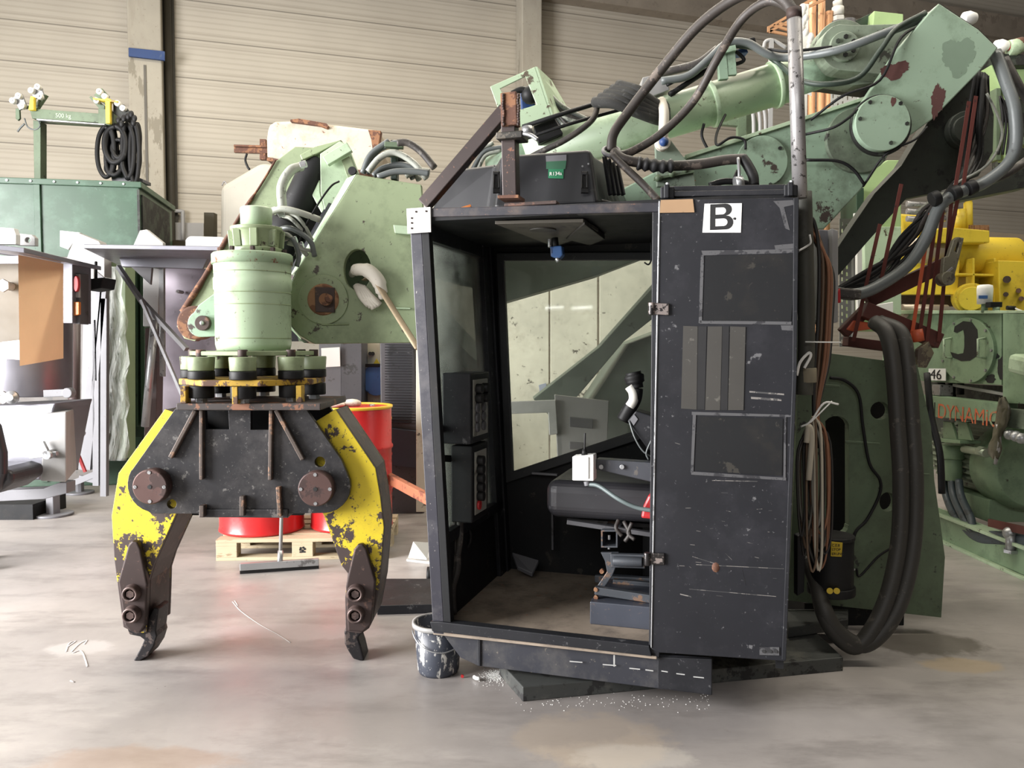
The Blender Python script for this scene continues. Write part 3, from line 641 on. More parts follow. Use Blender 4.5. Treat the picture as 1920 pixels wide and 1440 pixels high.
# white object with castor & papers left of the cab
t = thing('white_cover', FZ(790, 1050), 'white plastic cover with a small wheel behind the cab corner', 'cover')
m = MB(); m.prism([FZ(762, 1052), FZ(812, 1058), FZ(816, 1038), FZ(770, 1040)], (0, 0, .012)); m.prism([FZ(766, 1046, .02), FZ(800, 1050, .02), FZ(806, 1020, .1), FZ(775, 1018, .13)], (0, 0, .01)); m.build('sheet', WHITE, t)
m = MB(); c = P(801, 1078, 4.9); m.lathe([(0, .05), (.03, .05)], c, (1, 0, 0), 20); m.build('wheel', RUBBER, t)
# dark plate on the floor left of the cab
m = MB(); A = [FZ(707, 1153), FZ(840, 1149), FZ(840, 1100), FZ(722, 1100)]; m.prism(A, (0, 0, .05)); tag(m.build('steel_plate', BLK, None, .004), 'thick dark steel plate lying on the floor left of the cab', 'plate')
# bucket
c = FZ(822, 1258); t = thing('bucket', c, 'black plastic bucket with a splashed white rim by the cab corner', 'bucket')
m = MB(); H = .225; m.lathe([(0, .001), (0, .085), (.015, .092), (H, .108), (H, .103), (.02, .086), (.02, .001)], c, (0, 0, 1), 36, False); m.build('body', paint('bucket_plastic', (58, 62, 72), (190, 188, 182), .24, 11, .45, 0, .1, stretch=(2, 2, .8)), t)
m = MB(); m.lathe([(H - .015, .108), (H - .015, .116), (H + .004, .116), (H + .004, .103), (H - .006, .103)], c, (0, 0, 1), 36, False); lab(m.build('rim', GREY_LT, t), 'white paint-splashed rim')
m = MB(); m.tube([c + Vector((.116 * math.cos(a), .116 * math.sin(a), H - .03 - .07 * math.sin(a - 3.4))) for a in [3.4 + k * .3 for k in range(11)]], .003, 6, 2); m.build('handle', ZINC, t)
m = MB(); m.cyl(c + Vector((0, 0, .14)), c + Vector((0, 0, .145)), .095, n=30); m.build('contents', paint('mortar', (96, 92, 84), rough=.9), t)
c = FZ(889, 1269, .012); m = MB(); m.tube([c, c + Vector((.01, -.015, 0)), c + Vector((.025, -.02, 0))], .008, 8, 3); tag(m.build('plastic_stub', PAPER), 'small white curved stub on the floor by the bucket', 'stub')
c = FZ(867, 1267, .008); m = MB(); m.cyl(c, c + Vector((0, -.008, 0)), .007, n=8); tag(m.build('bottle_cap', REDP), 'tiny red cap on the floor beside the white stub', 'cap')
# powder
m = MB(); random.seed(11)
for k in range(900):
    q = random.random()
    if q < .72: x, y = random.gauss(928, 10), random.gauss(1266, 5)
    elif q < .84: x, y = random.gauss(945, 22), random.gauss(1276, 8)
    else: x, y = random.uniform(960, 1330), random.gauss(1316, 8)
    if y < 1250: continue
    s = random.uniform(.0008, .002); c = FZ(x, y, 0); m.hexa([c + Vector((dx * s, dy * s, dz * s)) for dz in (0, .8) for dx, dy in ((-1, -1), (1, -1), (1, 1), (-1, 1))])
tag(m.build('spilled_granules', PAPER), 'white granules spilled on the floor beside the dark slab', 'granules', None, 'stuff')
# ================================================================ grapple
GY = 3.56
XC = P(475, 750, 3.76).x; YC = 3.78
gr = thing('grapple', (XC, YC, 0), 'hanging steel grapple with worn yellow claws and a scraped black frame', 'grapple')
fr_out = [(329, 766), (247, 882)] + arc(292, 908, 53, 150, 255, 8, 53) + [(283, 963), (373, 963), (373, 970), (540, 971), (542, 963)] + arc(607, 912, 50, -90, 28, 8, 50) + [(640, 862), (573, 766)]
holes = [[(384, 770), (428, 770), (430, 805), (386, 805)], [(470, 770), (505, 770), (506, 806), (470, 806)], ring(322, 945, 9, 9, 14), ring(600, 866, 10, 10, 14)]
plate('frame_plate', fr_out, GY, .03, PLATE, gr, holes=holes)
A = [p + Vector((0, .40, 0)) for p in poly(fr_out, GY)]
m = MB(); m.prism(A, (0, .03, 0)); m.build('frame_plate', PLATE, gr, .004)
zf = 1.172
xl, xr = P(332, 760, 3.5).x, P(602, 760, 3.5).x
m = MB(); m.box((xl, 3.49, zf), (xr, 4.03, zf + .03)); m.build('top_flange', paint('flange_rust', (72, 66, 64), (130, 92, 72), .26, 12, .6, .3, .15), gr, .004)
m = MB(); m.prism(poly([(376, 955), (540, 955), (540, 971), (376, 970)], 3.55), (0, .44, 0)); m.build('bottom_bar', PLATE, gr, .004)
# inner cross walls
m = MB(); xa, xb = P(378, 800, 3.6).x, P(512, 800, 3.6).x; m.box((xa - .1, 3.72, .66), (xb + .1, 3.75, 1.17)); m.build('cross_wall', BLK_IN, gr)
def rib(x0, y0, x1, y1, wpx=7, h=.028, mat=None):
    m = MB(); p0, p1 = P(x0, y0, GY), P(x1, y1, GY); d = (p1 - p0).normalized(); n = Vector((d.z, 0, -d.x)) * (wpx / 2 * GY / F)
    m.prism([p0 - n, p0 + n, p1 + n, p1 - n], (0, -h, 0)); m.build('rib', mat or paint('rib_rust', (84, 74, 68), (134, 104, 84), .25, 10, .6, .3), gr, .004)
rib(370, 768, 323, 857, 8); rib(381, 768, 381, 898, 7); rib(511, 768, 509, 899, 7); rib(520, 768, 570, 861, 8)
rib(384, 945, 384, 967, 9, .04); rib(458, 928, 458, 965, 9, .035); rib(525, 911, 528, 966, 8, .035)
for (px, py) in ((291, 909), (597, 913)):
    c = P(px, py, GY); r = 33 * GY / F
    m = MB(); m.lathe([(-.02, r), (.05, r), (.056, r - .004)], c, (0, -1, 0), 40); pin = m.build('pivot_pin', paint('pin_brown', (92, 70, 66), (70, 56, 54), .3, 9, .5, .5, .12), gr, .002)
    for a in (90, 180, 270, 0):
        q = c + Vector((math.cos(math.radians(a)) * r * .82, -.056, math.sin(math.radians(a)) * r * .82)); m = MB(); m.lathe([(0, .008), (.003, .008)], q, (0, -1, 0), 12); m.build('screw', ZINC, pin)
    m = MB(); m.cyl(c + Vector((0, -.0565, 0)), c + Vector((0, -.058, 0)), .010, n=6); lab(m.build('socket_hole', INK, pin), 'dark centre hole')
    m = MB(); m.cyl(c, c + Vector((0, .5, 0)), r * .8, n=24); m.build('axle', CLAW_DK, pin)
def claw(mir):
    cl_pts = [(309, 767), (222, 887), (209, 967), (214, 1050), (222, 1110), (231, 1176), (255, 1188), (275, 1186), (277, 1130), (278, 1090), (288, 1058), (331, 962), (352, 900), (356, 830), (338, 776)] if not mir else \
             [(629, 767), (704, 878), (713, 931), (720, 989), (711, 1100), (699, 1164), (692, 1178), (675, 1188), (648, 1184), (647, 1120), (652, 1075), (640, 1060), (607, 967), (572, 900), (580, 830), (588, 792)]
    m = MB(); pts = poly(cl_pts, 3.615)
    m.prism([p + Vector((0, .02, 0)) for p in pts], (0, .22, 0)); cw = m.build('claw', CLAW_DK, gr, .006)
    ymat = paint('claw_yellow', (216, 192, 40), (64, 52, 50), .23, 15, .5, 0, .05, (170, 146, 50), .1, wear_z=(.74, .22, .22))
    m = MB(); m.prism(pts, (0, .02, 0), side=1); lab(m.build('cheek_plate', (ymat, CLAW_DK), cw, .003), 'worn yellow cheek plate')
    m = MB(); m.prism([p + Vector((0, .24, 0)) for p in pts], (0, .02, 0), side=1); lab(m.build('cheek_plate', (ymat, CLAW_DK), cw, .003), 'worn yellow cheek plate')
    ad = [(240, 1022), (247, 1014), (257, 1016), (263, 1030), (276, 1096), (272, 1172), (262, 1188), (243, 1184), (233, 1172), (221, 1090)] if not mir else \
         [(664, 1030), (671, 1021), (680, 1020), (687, 1030), (704, 1090), (696, 1172), (680, 1186), (652, 1184), (650, 1160), (648, 1100), (652, 1080)]
    m = MB(); m.prism(poly(ad, 3.575), (0, .035, 0)); m.build('tooth_adapter', CLAW_DK, cw, .008, 3)
    for by in (1111, 1151):
        c = P(249 if not mir else 668, by, 3.575); m = MB()
        m.lathe([(0, .041), (.03, .036), (.034, .033), (.034, .025), (.018, .024)], c, (0, -1, 0), 26, False); m.hexnut(c - Vector((0, .012, 0)), (0, -1, 0), .019, .016)
        m.build('bolt', paint('bolt_brown', (96, 80, 76), (70, 58, 56), .3, 14, .45, .5), cw)
    th = [(236, 1172), (242, 1190), (262, 1194), (270, 1200), (263, 1216), (252, 1236), (250, 1245), (262, 1243), (276, 1231), (288, 1212), (294, 1193), (292, 1184), (297, 1142), (288, 1140), (272, 1168)] if not mir else \
         [(694, 1172), (690, 1180), (676, 1190), (671, 1196), (677, 1214), (683, 1241), (675, 1244), (662, 1236), (653, 1222), (646, 1208), (645, 1186), (650, 1170)]
    m = MB(); m.prism([Vector((p.x, p.y, max(p.z, .0))) for p in poly(th, 3.63)], (0, .12, 0)); m.build('tooth', TOOTH, cw, .008, 3)
claw(False); claw(True)
# upper ring with webs
m = MB(); R = .325; m.prism([Vector((XC + R * math.cos(math.radians(a)) * 1.02, YC + R * math.sin(math.radians(a)), 1.277)) for a in range(22, 382, 45)], (0, 0, .027)); m.build('ring_plate', YEL_RUST, gr, .004)
for (dx, dy) in ((-.22, -.26), (.02, -.3), (.27, -.2), (-.28, .05), (.1, .28), (-.15, .27)):
    m = MB(); m.box((XC + dx - .012, YC + dy - .03, zf + .03), (XC + dx + .012, YC + dy + .03, 1.277)); m.build('web', YEL_RUST, gr, .002)
for k, a in enumerate((8, -37, 53, -82, 98, -127, 143, 188)):
    x = XC + .275 * math.sin(math.radians(a)) - .0; y = YC - .275 * math.cos(math.radians(a)); e = Vector((x, y, 0))
    m = MB(); m.cyl(e + Vector((0, 0, 1.305)), e + Vector((0, 0, 1.343)), .058, n=24); m.cyl(e + Vector((0, 0, 1.222)), e + Vector((0, 0, 1.277)), .055, n=24); bf = m.build('rubber_buffer', RUBBER, gr, .004)
    m = MB(); m.lathe([(1.343, .056), (1.405, .060)], e, (0, 0, 1), 24); lab(m.build('buffer_cap', G_HEAD, bf, .004), 'green cap')
    m = MB(); m.cyl(e + Vector((0, 0, 1.405)), e + Vector((0, 0, 1.437)), .022, n=12); m.build('stud', RUST_DK, bf, .003)
    m = MB(); m.hexnut(e + Vector((0, 0, 1.202)), (0, 0, 1), .026, .02); m.cyl(e + Vector((0, 0, 1.202)), e + Vector((0, 0, 1.23)), .012, n=8); lab(m.build('nut', ZINC, bf), 'bright nut')
m = MB(); m.prism([Vector((XC + .29 * math.cos(math.radians(a + 10)), YC + .29 * math.sin(math.radians(a + 10)), 1.41)) for a in range(0, 360, 45)], (0, 0, .02)); lab(m.build('swivel_plate', G_HEAD, gr, .003), 'green top plate')
# swivel drive
c = Vector((XC, YC, 0)); ZB = 1.432
m = MB(); m.lathe([(ZB, .165), (ZB + .03, .172), (ZB + .28, .172), (ZB + .285, .177), (ZB + .335, .177), (ZB + .34, .173), (ZB + .36, .174), (ZB + .40, .176), (ZB + .405, .182)], c, (0, 0, 1), 56); m.build('swivel_drive', G_LIGHT, gr)
m = MB(); m.lathe([(ZB + .40, .183), (ZB + .445, .183), (ZB + .452, .176)], c, (0, 0, 1), 56); m.build('swivel_collar', paint('collar_rusty_green', (150, 172, 142), (120, 72, 54), .27, 12, .5), gr)
cc = c + Vector((.02, 0, 0))
for z_, r_ in ((.055, .1735), (.21, .1735), (.265, .1745), (.36, .1755)):
    m = MB(); m.lathe([(ZB + z_, .16), (ZB + z_, r_), (ZB + z_ + .004, r_), (ZB + z_ + .004, .16)], c, (0, 0, 1), 56, False); m.build('seam_ring', G_HEAD, gr)
m = MB(); m.lathe([(ZB + .452, .118), (ZB + .475, .12), (ZB + .48, .10), (ZB + .55, .108), (ZB + .56, .118), (ZB + .575, .118)], cc, (0, 0, 1), 48); mo = m.build('drive_motor', G_HEAD, gr, .002)
for k in range(8):
    a = k * math.pi / 4 + .2; m = MB(); m.bar(cc + Vector((.104 * math.cos(a), .104 * math.sin(a), ZB + .48)), cc + Vector((.112 * math.cos(a), .112 * math.sin(a), ZB + .56)), .035, .02, (0, 1, 0)); m.build('fin', G_HEAD, mo, .003)
m = MB(); m.lathe([(ZB + .57, .07), (ZB + .66, .073), (ZB + .668, .068)], cc, (0, 0, 1), 40); m.build('motor_cap', G_LIGHT, mo)
for k in range(10):
    a = k * math.pi / 5; m = MB(); m.cyl(cc + Vector((.15 * math.cos(a) - .02, .15 * math.sin(a), ZB + .45)), cc + Vector((.15 * math.cos(a) - .02, .15 * math.sin(a), ZB + .472)), .012, n=6); m.build('collar_bolt', RUST_DK, gr)

# ================================================================ crane
cr = thing('loader_crane', P(1300, 1000, 4.6), 'large green hydraulic crane arm folded behind the cab with its head at the left', 'crane')
HY = 3.98
# head: near side plate with oval hole
hp = [(668, 327), (790, 346), (812, 642), (590, 645), (562, 628), (541, 604), (536, 575), (540, 545), (556, 508)]
plate('head_side_plate', hp, HY, .05, G_HEAD, cr, holes=[arc(670, 506, 26, 0, 350, 24, 39)])
m = MB(); m.prism([P(650, 334, HY + .10), P(668, 326, HY), P(556, 508, HY), P(536, 530, HY + .10)], (0, .03, 0)); m.build('head_edge_strip', G_LIGHT, cr, .003)
m = MB(); m.prism([P(533, 528, HY + .10), P(556, 506, HY), P(541, 546, HY), P(537, 575, HY), P(541, 604, HY), P(562, 628, HY), P(590, 645, HY), P(570, 643, HY + .12), P(540, 612, HY + .12), P(533, 570, HY + .12)], (0, .03, 0)); m.build('head_edge_strip', paint('edge_green_worn', (154, 176, 144), (70, 48, 48), .24, 8, .5), cr, .003)
m = MB(); m.prism(poly([(650, 336), (780, 350), (800, 640), (560, 640), (545, 560)], HY + .35), (0, .04, 0)); m.build('head_side_plate', G_BASE, cr)
plate('head_floor', [(560, 636), (800, 634), (800, 643), (570, 643)], HY + .05, .3, G_BASE, cr)
c = P(607, 562, HY); k = HY / F
m = MB(); m.cyl(c, c - Vector((0, .012, 0)), 46 * k, n=40); bo = m.build('head_boss', G_HEAD, cr, .003)
m = MB(); m.cyl(c - Vector((0, .012, 0)), c - Vector((0, .022, 0)), 30 * k, n=32, r1=27 * k); lab(m.build('rusty_washer', ORANGE_RUST, bo, .002), 'orange-brown greasy washer')
m = MB(); m.prism(poly([(590, 538), (627, 539), (627, 586), (591, 585)], HY - .03), (0, .02, 0)); lab(m.build('keeper_plate', RUST_DK, bo, .003), 'brown square keeper plate')
m = MB(); q = P(612, 562, HY - .03); m.cyl(q, q - Vector((0, .03, 0)), .03, n=20); q2 = P(616, 560, HY - .06); m.lathe([(0, .018), (.03, .018)], q2, (.3, -1, 0), 16); m.build('grease_fitting', RUST, bo)
plate('head_lug', [(737, 421), (770, 424), (770, 440), (740, 437)], HY - .04, .04, G_LIGHT, cr)
plate('head_lug', [(738, 576), (770, 577), (770, 580), (740, 579)], HY - .02, .02, G_LIGHT, cr)
plate('head_lug', [(601, 607), (654, 606), (653, 609), (602, 610)], HY - .012, .012, G_HEAD, cr)
# far side plate with rusty edge
fp = [(553, 275), (517, 302), (487, 350), (453, 400), (410, 470), (370, 538), (336, 588), (331, 612), (345, 635), (365, 640), (430, 600), (480, 500), (560, 420), (612, 300), (597, 277)]
plate('far_arm_plate', fp, 4.35, .06, (G_HEAD, RUST), cr)
m = MB(); m.tube(poly([(517, 300), (487, 350), (453, 400), (412, 470), (372, 538), (342, 585)], 4.34), [.006, .010, .014, .018], 8, 4); m.build('rusty_edge', RUST, cr)
plate('ear_plate', [(415, 540), (372, 572)] + arc(376, 607, 25, 120, 260, 10) + [(380, 632), (415, 630)], 3.93, .05, G_CRANE, cr)
plate('ear_roller', arc(362, 605, 32, 0, 350, 26), 4.02, .12, RUST, cr, bevel=.01)
c = P(383, 606, 3.93); m = MB(); m.cyl(c, c - Vector((0, .03, 0)), 14 * 3.93 / F, n=24); pn = m.build('ear_pin', RUST_DK, cr, .003); m = MB(); m.ball(c - Vector((0, .03, 0)), .012, 8); m.build('pin_bolt', ZINC, pn)
# fork links
lp = [(600, 288), (637, 264), (652, 272), (672, 325), (645, 352), (628, 385), (610, 402), (601, 360)]
plate('link_plate', lp, 4.14, .04, G_LIGHT, cr); plate('link_plate', [(585, 290), (598, 284), (600, 362), (612, 404), (602, 398), (583, 362)], 4.22, .04, G_LIGHT, cr)
m = MB(); m.bar(P(611, 303, 4.1), P(656, 276, 4.1), .04, .05); m.build('link_bar', G_LIGHT, cr, .003)
plate('link_plate', [(562, 290), (590, 275), (640, 262), (632, 268), (598, 286), (566, 300)], 4.18, .2, G_HEAD, cr)
lab(disc('link_hole', 660, 320, 4.11, 8, .03, INK, cr), 'dark pin hole')
m = MB(); m.prism(poly([(640, 300), (655, 292), (672, 330), (655, 345)], 4.12), (0, .05, 0)); m.build('link_gusset', G_HEAD, cr, .003)
m = MB(); m.cyl(P(520, 470, 4.28), P(600, 300, 4.28), .085, n=28); m.cyl(P(520, 470, 4.28), P(545, 418, 4.28), .10, n=28); m.build('tilt_cylinder', RUBBER, cr, .004)
m = MB(); m.cyl(P(560, 560, 4.2), P(650, 400, 4.2), .11, n=28); m.build('tilt_cylinder', BLK, cr, .004)
plate('inner_shade_sheet', [(520, 440), (600, 330), (700, 345), (600, 640), (500, 640)], 4.5, .04, BLK_IN, cr)  # black sheet standing for the shade between the head plates
# hoses of the head
hs = [([(565, 312, 4.1), (545, 320, 4.05), (528, 350, 4.02), (530, 392, 4.02)], .024, HOSE_LT), ([(506, 398, 3.9), (530, 392, 3.88), (560, 398, 3.88), (600, 412, 3.92)], .016, HOSE_LT),
      ([(520, 432, 3.95), (545, 428, 3.9), (580, 450, 3.9), (590, 480, 3.95)], .013, HOSE_GREY), ([(530, 405, 3.95), (545, 410, 3.9), (565, 430, 3.9), (578, 452, 3.95)], .009, HOSE_LT),
      ([(535, 400, 3.95), (555, 405, 3.9), (572, 425, 3.9), (585, 450, 3.95)], .009, HOSE_LT), ([(540, 455, 3.9), (560, 462, 3.9), (575, 478, 3.95)], .012, HOSE_LT), ([(525, 450, 3.92), (548, 448, 3.88), (560, 480, 3.9), (556, 500, 3.9)], .012, HOSE_GREY), ([(515, 440, 3.92), (540, 440, 3.88), (562, 465, 3.9), (585, 470, 3.95)], .010, HOSE_LT)]
for h_, r_, m_ in hs: hose('head_hose', h_, r_, m_, cr)
for (x, y) in ((508, 396), (522, 402), (563, 310), (545, 452), (557, 462)): m = MB(); c = P(x, y, 3.92); m.cyl(c, c + Vector((.03, 0, .008)), .018, n=8); m.build('hose_fitting', ZINC, cr, .002)
hose('thin_cable', [(636, 340, 3.95), (620, 350, 3.92), (595, 385, 3.9), (570, 430, 3.9), (553, 480, 3.93)], .005, RUBBER, cr, 6)
# hose stand on top of the head
plate('hose_stand', [(732, 262), (744, 262), (744, 336), (732, 336)], 4.1, .08, paint('stand_green_dark', (44, 58, 48), (100, 110, 90), .2, 9), cr)
m = MB(); [m.bar(P(722, y, 4.08), P(756, y + 2, 4.08), .05, .025) for y in (272, 288)]; m.build('hose_clamp', G_BASE, cr, .003)
for h_ in ([(680, 325, 4.1), (695, 290, 4.1), (730, 264, 4.1)], [(688, 325, 4.15), (705, 285, 4.12), (735, 270, 4.1), (752, 268, 4.1)], [(690, 322, 4.05), (712, 296, 4.05), (740, 286, 4.05), (775, 305, 4.05), (800, 335, 4.05)],
           [(700, 330, 4.1), (720, 315, 4.1), (760, 310, 4.1), (800, 330, 4.1)], [(745, 290, 4.15), (760, 310, 4.2), (775, 335, 4.2)], [(750, 288, 4.15), (770, 308, 4.2), (786, 338, 4.2)], [(708, 332, 4.0), (740, 322, 4.0), (780, 322, 4.0), (805, 325, 4.0)], [(760, 330, 4.1), (780, 320, 4.1), (806, 322, 4.1)]):
    hose('head_hose', h_, .016, random.choice((HOSE_GREY, HOSE_LT, HOSE_GREY)), cr)
hose('head_hose', [(745, 268, 4.0), (765, 268, 4.0), (790, 285, 4.0), (815, 315, 4.0)], .018, HOSE, cr)
# boom tube
B0, B1 = P(985, 300, 4.5), P(1475, 152, 4.5); bd_ = (B1 - B0).normalized()
m = MB(); m.cyl(B0, B1, .115, n=40); m.build('boom_tube', G_LIGHT, cr)
for tt in ((1334, 195), (1452, 159)):
    q = P(tt[0], tt[1], 4.5); m = MB(); m.cyl(q - bd_ * .012, q + bd_ * .012, .128, n=40); m.build('tube_flange', G_LIGHT, cr, .003)
m = MB(); m.cyl(B1, P(1570, 120, 4.5), .10, n=30); m.build('boom_neck', G_CRANE, cr)
m = MB(); m.cyl(P(930, 330, 4.6), B0 + bd_ * .05, .115, n=30); m.build('boom_sleeve', G_CRANE, cr)
# lower boom
lb = [(1165, 355), (1285, 292), (1410, 250), (1622, 182), (1700, 262), (1655, 300), (1625, 345), (1545, 430), (1440, 425), (1150, 425)]
plate('lower_boom', lb, 4.25, .45, G_CRANE, cr, bevel=.008)
m = MB(); m.prism([P(1285, 290, 4.23), P(1624, 180, 4.23), P(1626, 186, 4.23), P(1288, 297, 4.23)], (0, .02, 0)); m.build('boom_edge', G_LIGHT, cr, .002)
disc('cover_disc', 1430, 302, 4.23, 47, .03, G_CRANE, cr)
plate('boom_knuckle', arc(1612, 262, 62, 100, 320, 20) + [(1690, 240), (1660, 190)], 4.22, .04, paint('knuckle_green_grimy', (116, 130, 110), (52, 50, 46), .22, 7, .5, 0, .1, (66, 68, 60), .6), cr)
# elbow
ep = [(1761, 6), (1835, 55), (1871, 90), (1840, 130), (1750, 222), (1712, 250), (1660, 284), (1625, 268), (1606, 235), (1612, 200), (1625, 180), (1645, 150), (1685, 90), (1742, 24)]
ELB = paint('elbow_green', (150, 172, 150), (74, 66, 58), .06, 7, .45, 0, .06, (104, 122, 100), .24)
plate('elbow_plate', ep, 4.12, .05, ELB, cr, bevel=.006)
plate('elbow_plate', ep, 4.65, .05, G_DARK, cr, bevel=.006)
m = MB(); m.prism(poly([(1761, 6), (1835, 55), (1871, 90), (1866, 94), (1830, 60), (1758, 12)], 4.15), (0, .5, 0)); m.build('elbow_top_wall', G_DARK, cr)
random.seed(9)
def blotch(px, py, rx, ry, rot, Y, mat, name, par, n=56, j=.22):
    pts = []; ph = random.uniform(0, 6)
    for k in range(n):
        a = 2 * math.pi * k / n; r = 1 + .14 * math.sin(3 * a + ph) + .09 * math.sin(5 * a + 2 * ph) + random.uniform(-j, j) * .38; x, y = rx * r * math.cos(a), ry * r * math.sin(a); ca_, sa_ = math.cos(math.radians(rot)), math.sin(math.radians(rot))
        pts.append((px + x * ca_ - y * sa_, py + x * sa_ + y * ca_))
    m = MB(); m.prism(poly(pts, Y), (0, .002, 0)); return lab(m.build(name, mat, par), 'patch of different paint')
blotch(1678, 132, 28, 15, -20, 4.119, PRIMER, 'primer_patch', cr); blotch(1758, 188, 12, 30, 8, 4.119, PRIMER, 'primer_patch', cr, j=.35)
blotch(1797, 105, 30, 36, 15, 4.1195, paint('elbow_green_grey', (128, 148, 128), (100, 110, 94), .04, 5), 'repaint_patch', cr)
disc('cover_disc_seat', 1653, 234, 4.10, 56, .03, G_DARK, cr, 48)
disc('cover_disc', 1656, 230, 4.06, 51, .05, ELB, cr, 48)
blotch(1675, 190, 5, 8, 10, 4.059, PRIMER, 'primer_patch', cr)
for (x, y) in ((1631, 192), (1688, 194), (1612, 223), (1700, 232), (1670, 268), (1655, 297)): m = MB(); q = P(x, y, 4.06); m.cyl(q, q - Vector((0, .008, 0)), .010, n=6); m.build('disc_bolt', G_DARK, cr)
for (x, y) in ((1462, 278), (1444, 346)): m = MB(); q = P(x, y, 4.23); m.cyl(q, q - Vector((0, .008, 0)), .010, n=6); m.build('disc_bolt', G_DARK, cr)
# upper link
GL = paint('link_green_grimy', (128, 140, 122), (56, 56, 50), .16, 9, .5, 0, .1, (80, 84, 72), .5)
plate('upper_link', arc(1583, 88, 44, 100, 270, 14) + [(1660, 140), (1700, 110), (1742, 26), (1700, 44), (1600, 47)], 4.3, .12, GL, cr)
plate('upper_link', arc(1583, 88, 52, 40, 200, 14) + [(1515, 120), (1540, 150), (1600, 160), (1690, 150)], 4.45, .12, GL, cr)
disc('link_pin', 1585, 86, 4.27, 27, .04, GL, cr)
for a in range(6): m = MB(); q = P(1585 + 17 * math.cos(a * 1.047 + .5), 86 - 17 * math.sin(a * 1.047 + .5), 4.27); m.cyl(q, q - Vector((0, .01, 0)), .012, n=6); m.build('pin_bolt', G_DARK, cr)
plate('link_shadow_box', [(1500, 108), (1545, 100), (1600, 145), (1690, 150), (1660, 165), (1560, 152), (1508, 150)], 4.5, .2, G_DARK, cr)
# dark inner arm going down-left from the elbow
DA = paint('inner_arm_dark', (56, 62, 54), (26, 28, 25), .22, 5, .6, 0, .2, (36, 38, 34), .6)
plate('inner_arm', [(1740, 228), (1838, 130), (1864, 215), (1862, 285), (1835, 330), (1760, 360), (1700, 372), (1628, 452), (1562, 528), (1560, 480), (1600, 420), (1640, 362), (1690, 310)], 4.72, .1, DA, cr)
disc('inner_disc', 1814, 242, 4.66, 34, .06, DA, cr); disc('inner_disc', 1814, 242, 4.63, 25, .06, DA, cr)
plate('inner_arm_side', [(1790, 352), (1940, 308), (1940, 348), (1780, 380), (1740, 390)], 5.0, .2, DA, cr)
# arm seen through the cab's rear window
SLG = paint('slew_grey_green', (100, 110, 100), (60, 62, 56), .12, 6, .6, 0, .1, (80, 86, 78), .4)
plate('slew_strut', [(1000, 748), (1125, 650), (1240, 520), (1300, 450), (1300, 525), (1240, 585), (1170, 640), (1090, 735), (1040, 790)], 5.0, .2, SLG, cr)
plate('slew_beam', [(900, 500), (1200, 430), (1240, 470), (1120, 516), (940, 568)], 5.0, .25, SLG, cr)
plate('slew_box', [(1105, 760), (1180, 645), (1300, 600), (1500, 600), (1500, 1000), (1160, 1000)], 5.05, .6, SLG, cr)
disc('slew_disc', 850, 470, 4.9, 70, .1, G_CRANE, cr)
# base side plate at right
bp = [(1500, 655), (1720, 684), (1746, 800), (1752, 900), (1764, 985), (1772, 1045), (1765, 1158), (1478, 1126)]
plate('base_side_plate', bp, 3.98, .05, G_BASE, cr, holes=[[(1548, 800)] + arc(1568, 800, 24, 150, 10, 6, 20) + [(1592, 985)] + arc(1576, 985, 15, 0, -90, 4, 16) + [(1550, 998)], ring(1650, 770, 18, 17, 18), ring(1664, 941, 15, 18, 18)])
plate('base_side_plate', bp[:3] + [(1752, 900), (1764, 985), (1764, 1000), (1700, 1020), (1478, 1020)], 4.9, .05, G_BASE, cr)
plate('base_web', [(1530, 700), (1700, 720), (1700, 1010), (1530, 1010)], 4.4, .05, BLK_IN, cr)
plate('base_weld_bead', [(1520, 718), (1575, 722), (1575, 727), (1520, 724)], 3.975, .006, G_BASE, cr); plate('base_weld_bead', [(1585, 826), (1650, 830), (1650, 834), (1585, 831)], 3.975, .006, G_BASE, cr); plate('base_weld_bead', [(1700, 886), (1744, 888), (1744, 891), (1700, 890)], 3.975, .006, G_BASE, cr)
hose('control_line', [(1556, 708, 3.95), (1585, 714, 3.95), (1610, 740, 3.95), (1618, 800, 3.95), (1630, 868, 3.95), (1650, 900, 3.95), (1648, 930, 3.95), (1625, 975, 3.95), (1603, 1000, 3.95), (1596, 1050, 3.95)], .008, RUBBER, cr, 8)
hose('control_line', [(1670, 1028, 3.95), (1645, 1045, 3.95), (1612, 1080, 3.95), (1606, 1066, 3.95)], .006, RUBBER, cr, 8)
m = MB()
for (x, y) in ((1591, 1052), (1597, 1054), (1576, 1060)): m.ball(P(x, y, 3.94), .012, 8)
m.bar(P(1576, 1060, 3.94), P(1603, 1068, 3.94), .008, .008); m.build('line_fittings', ZINC, cr)
# small white-green frame bracket on top
plate('top_bracket', [(919, 162), (1003, 125), (1035, 222), (985, 238), (944, 232)], 4.3, .012, G_PALE, cr, holes=[[(938, 166), (985, 143), (1006, 196), (994, 200), (960, 210)]], bevel=.003)
m = MB(); m.prism([P(1003, 125, 4.3), P(1035, 222, 4.3), P(1062, 205, 4.7), P(1030, 150, 4.7)], (.012, 0, 0)); m.build('top_bracket', G_PALE, cr)
m = MB(); m.prism(poly([(976, 170), (1000, 165), (1004, 200), (978, 206)], 4.4), (0, .12, 0)); lab(m.build('solenoid', BLUE, cr, .006), 'dark blue solenoid block')
m = MB(); m.ball(P(994, 178, 4.36), .05, 12); m.tube([P(960, 176, 4.36), P(980, 168, 4.35), P(1000, 178, 4.35)], .018, 8); m.build('solenoid_plug', RUBBER, cr)
plate('valve_block', [(1000, 236), (1040, 222), (1056, 250), (1010, 270)], 4.35, .2, RUBBER, cr)
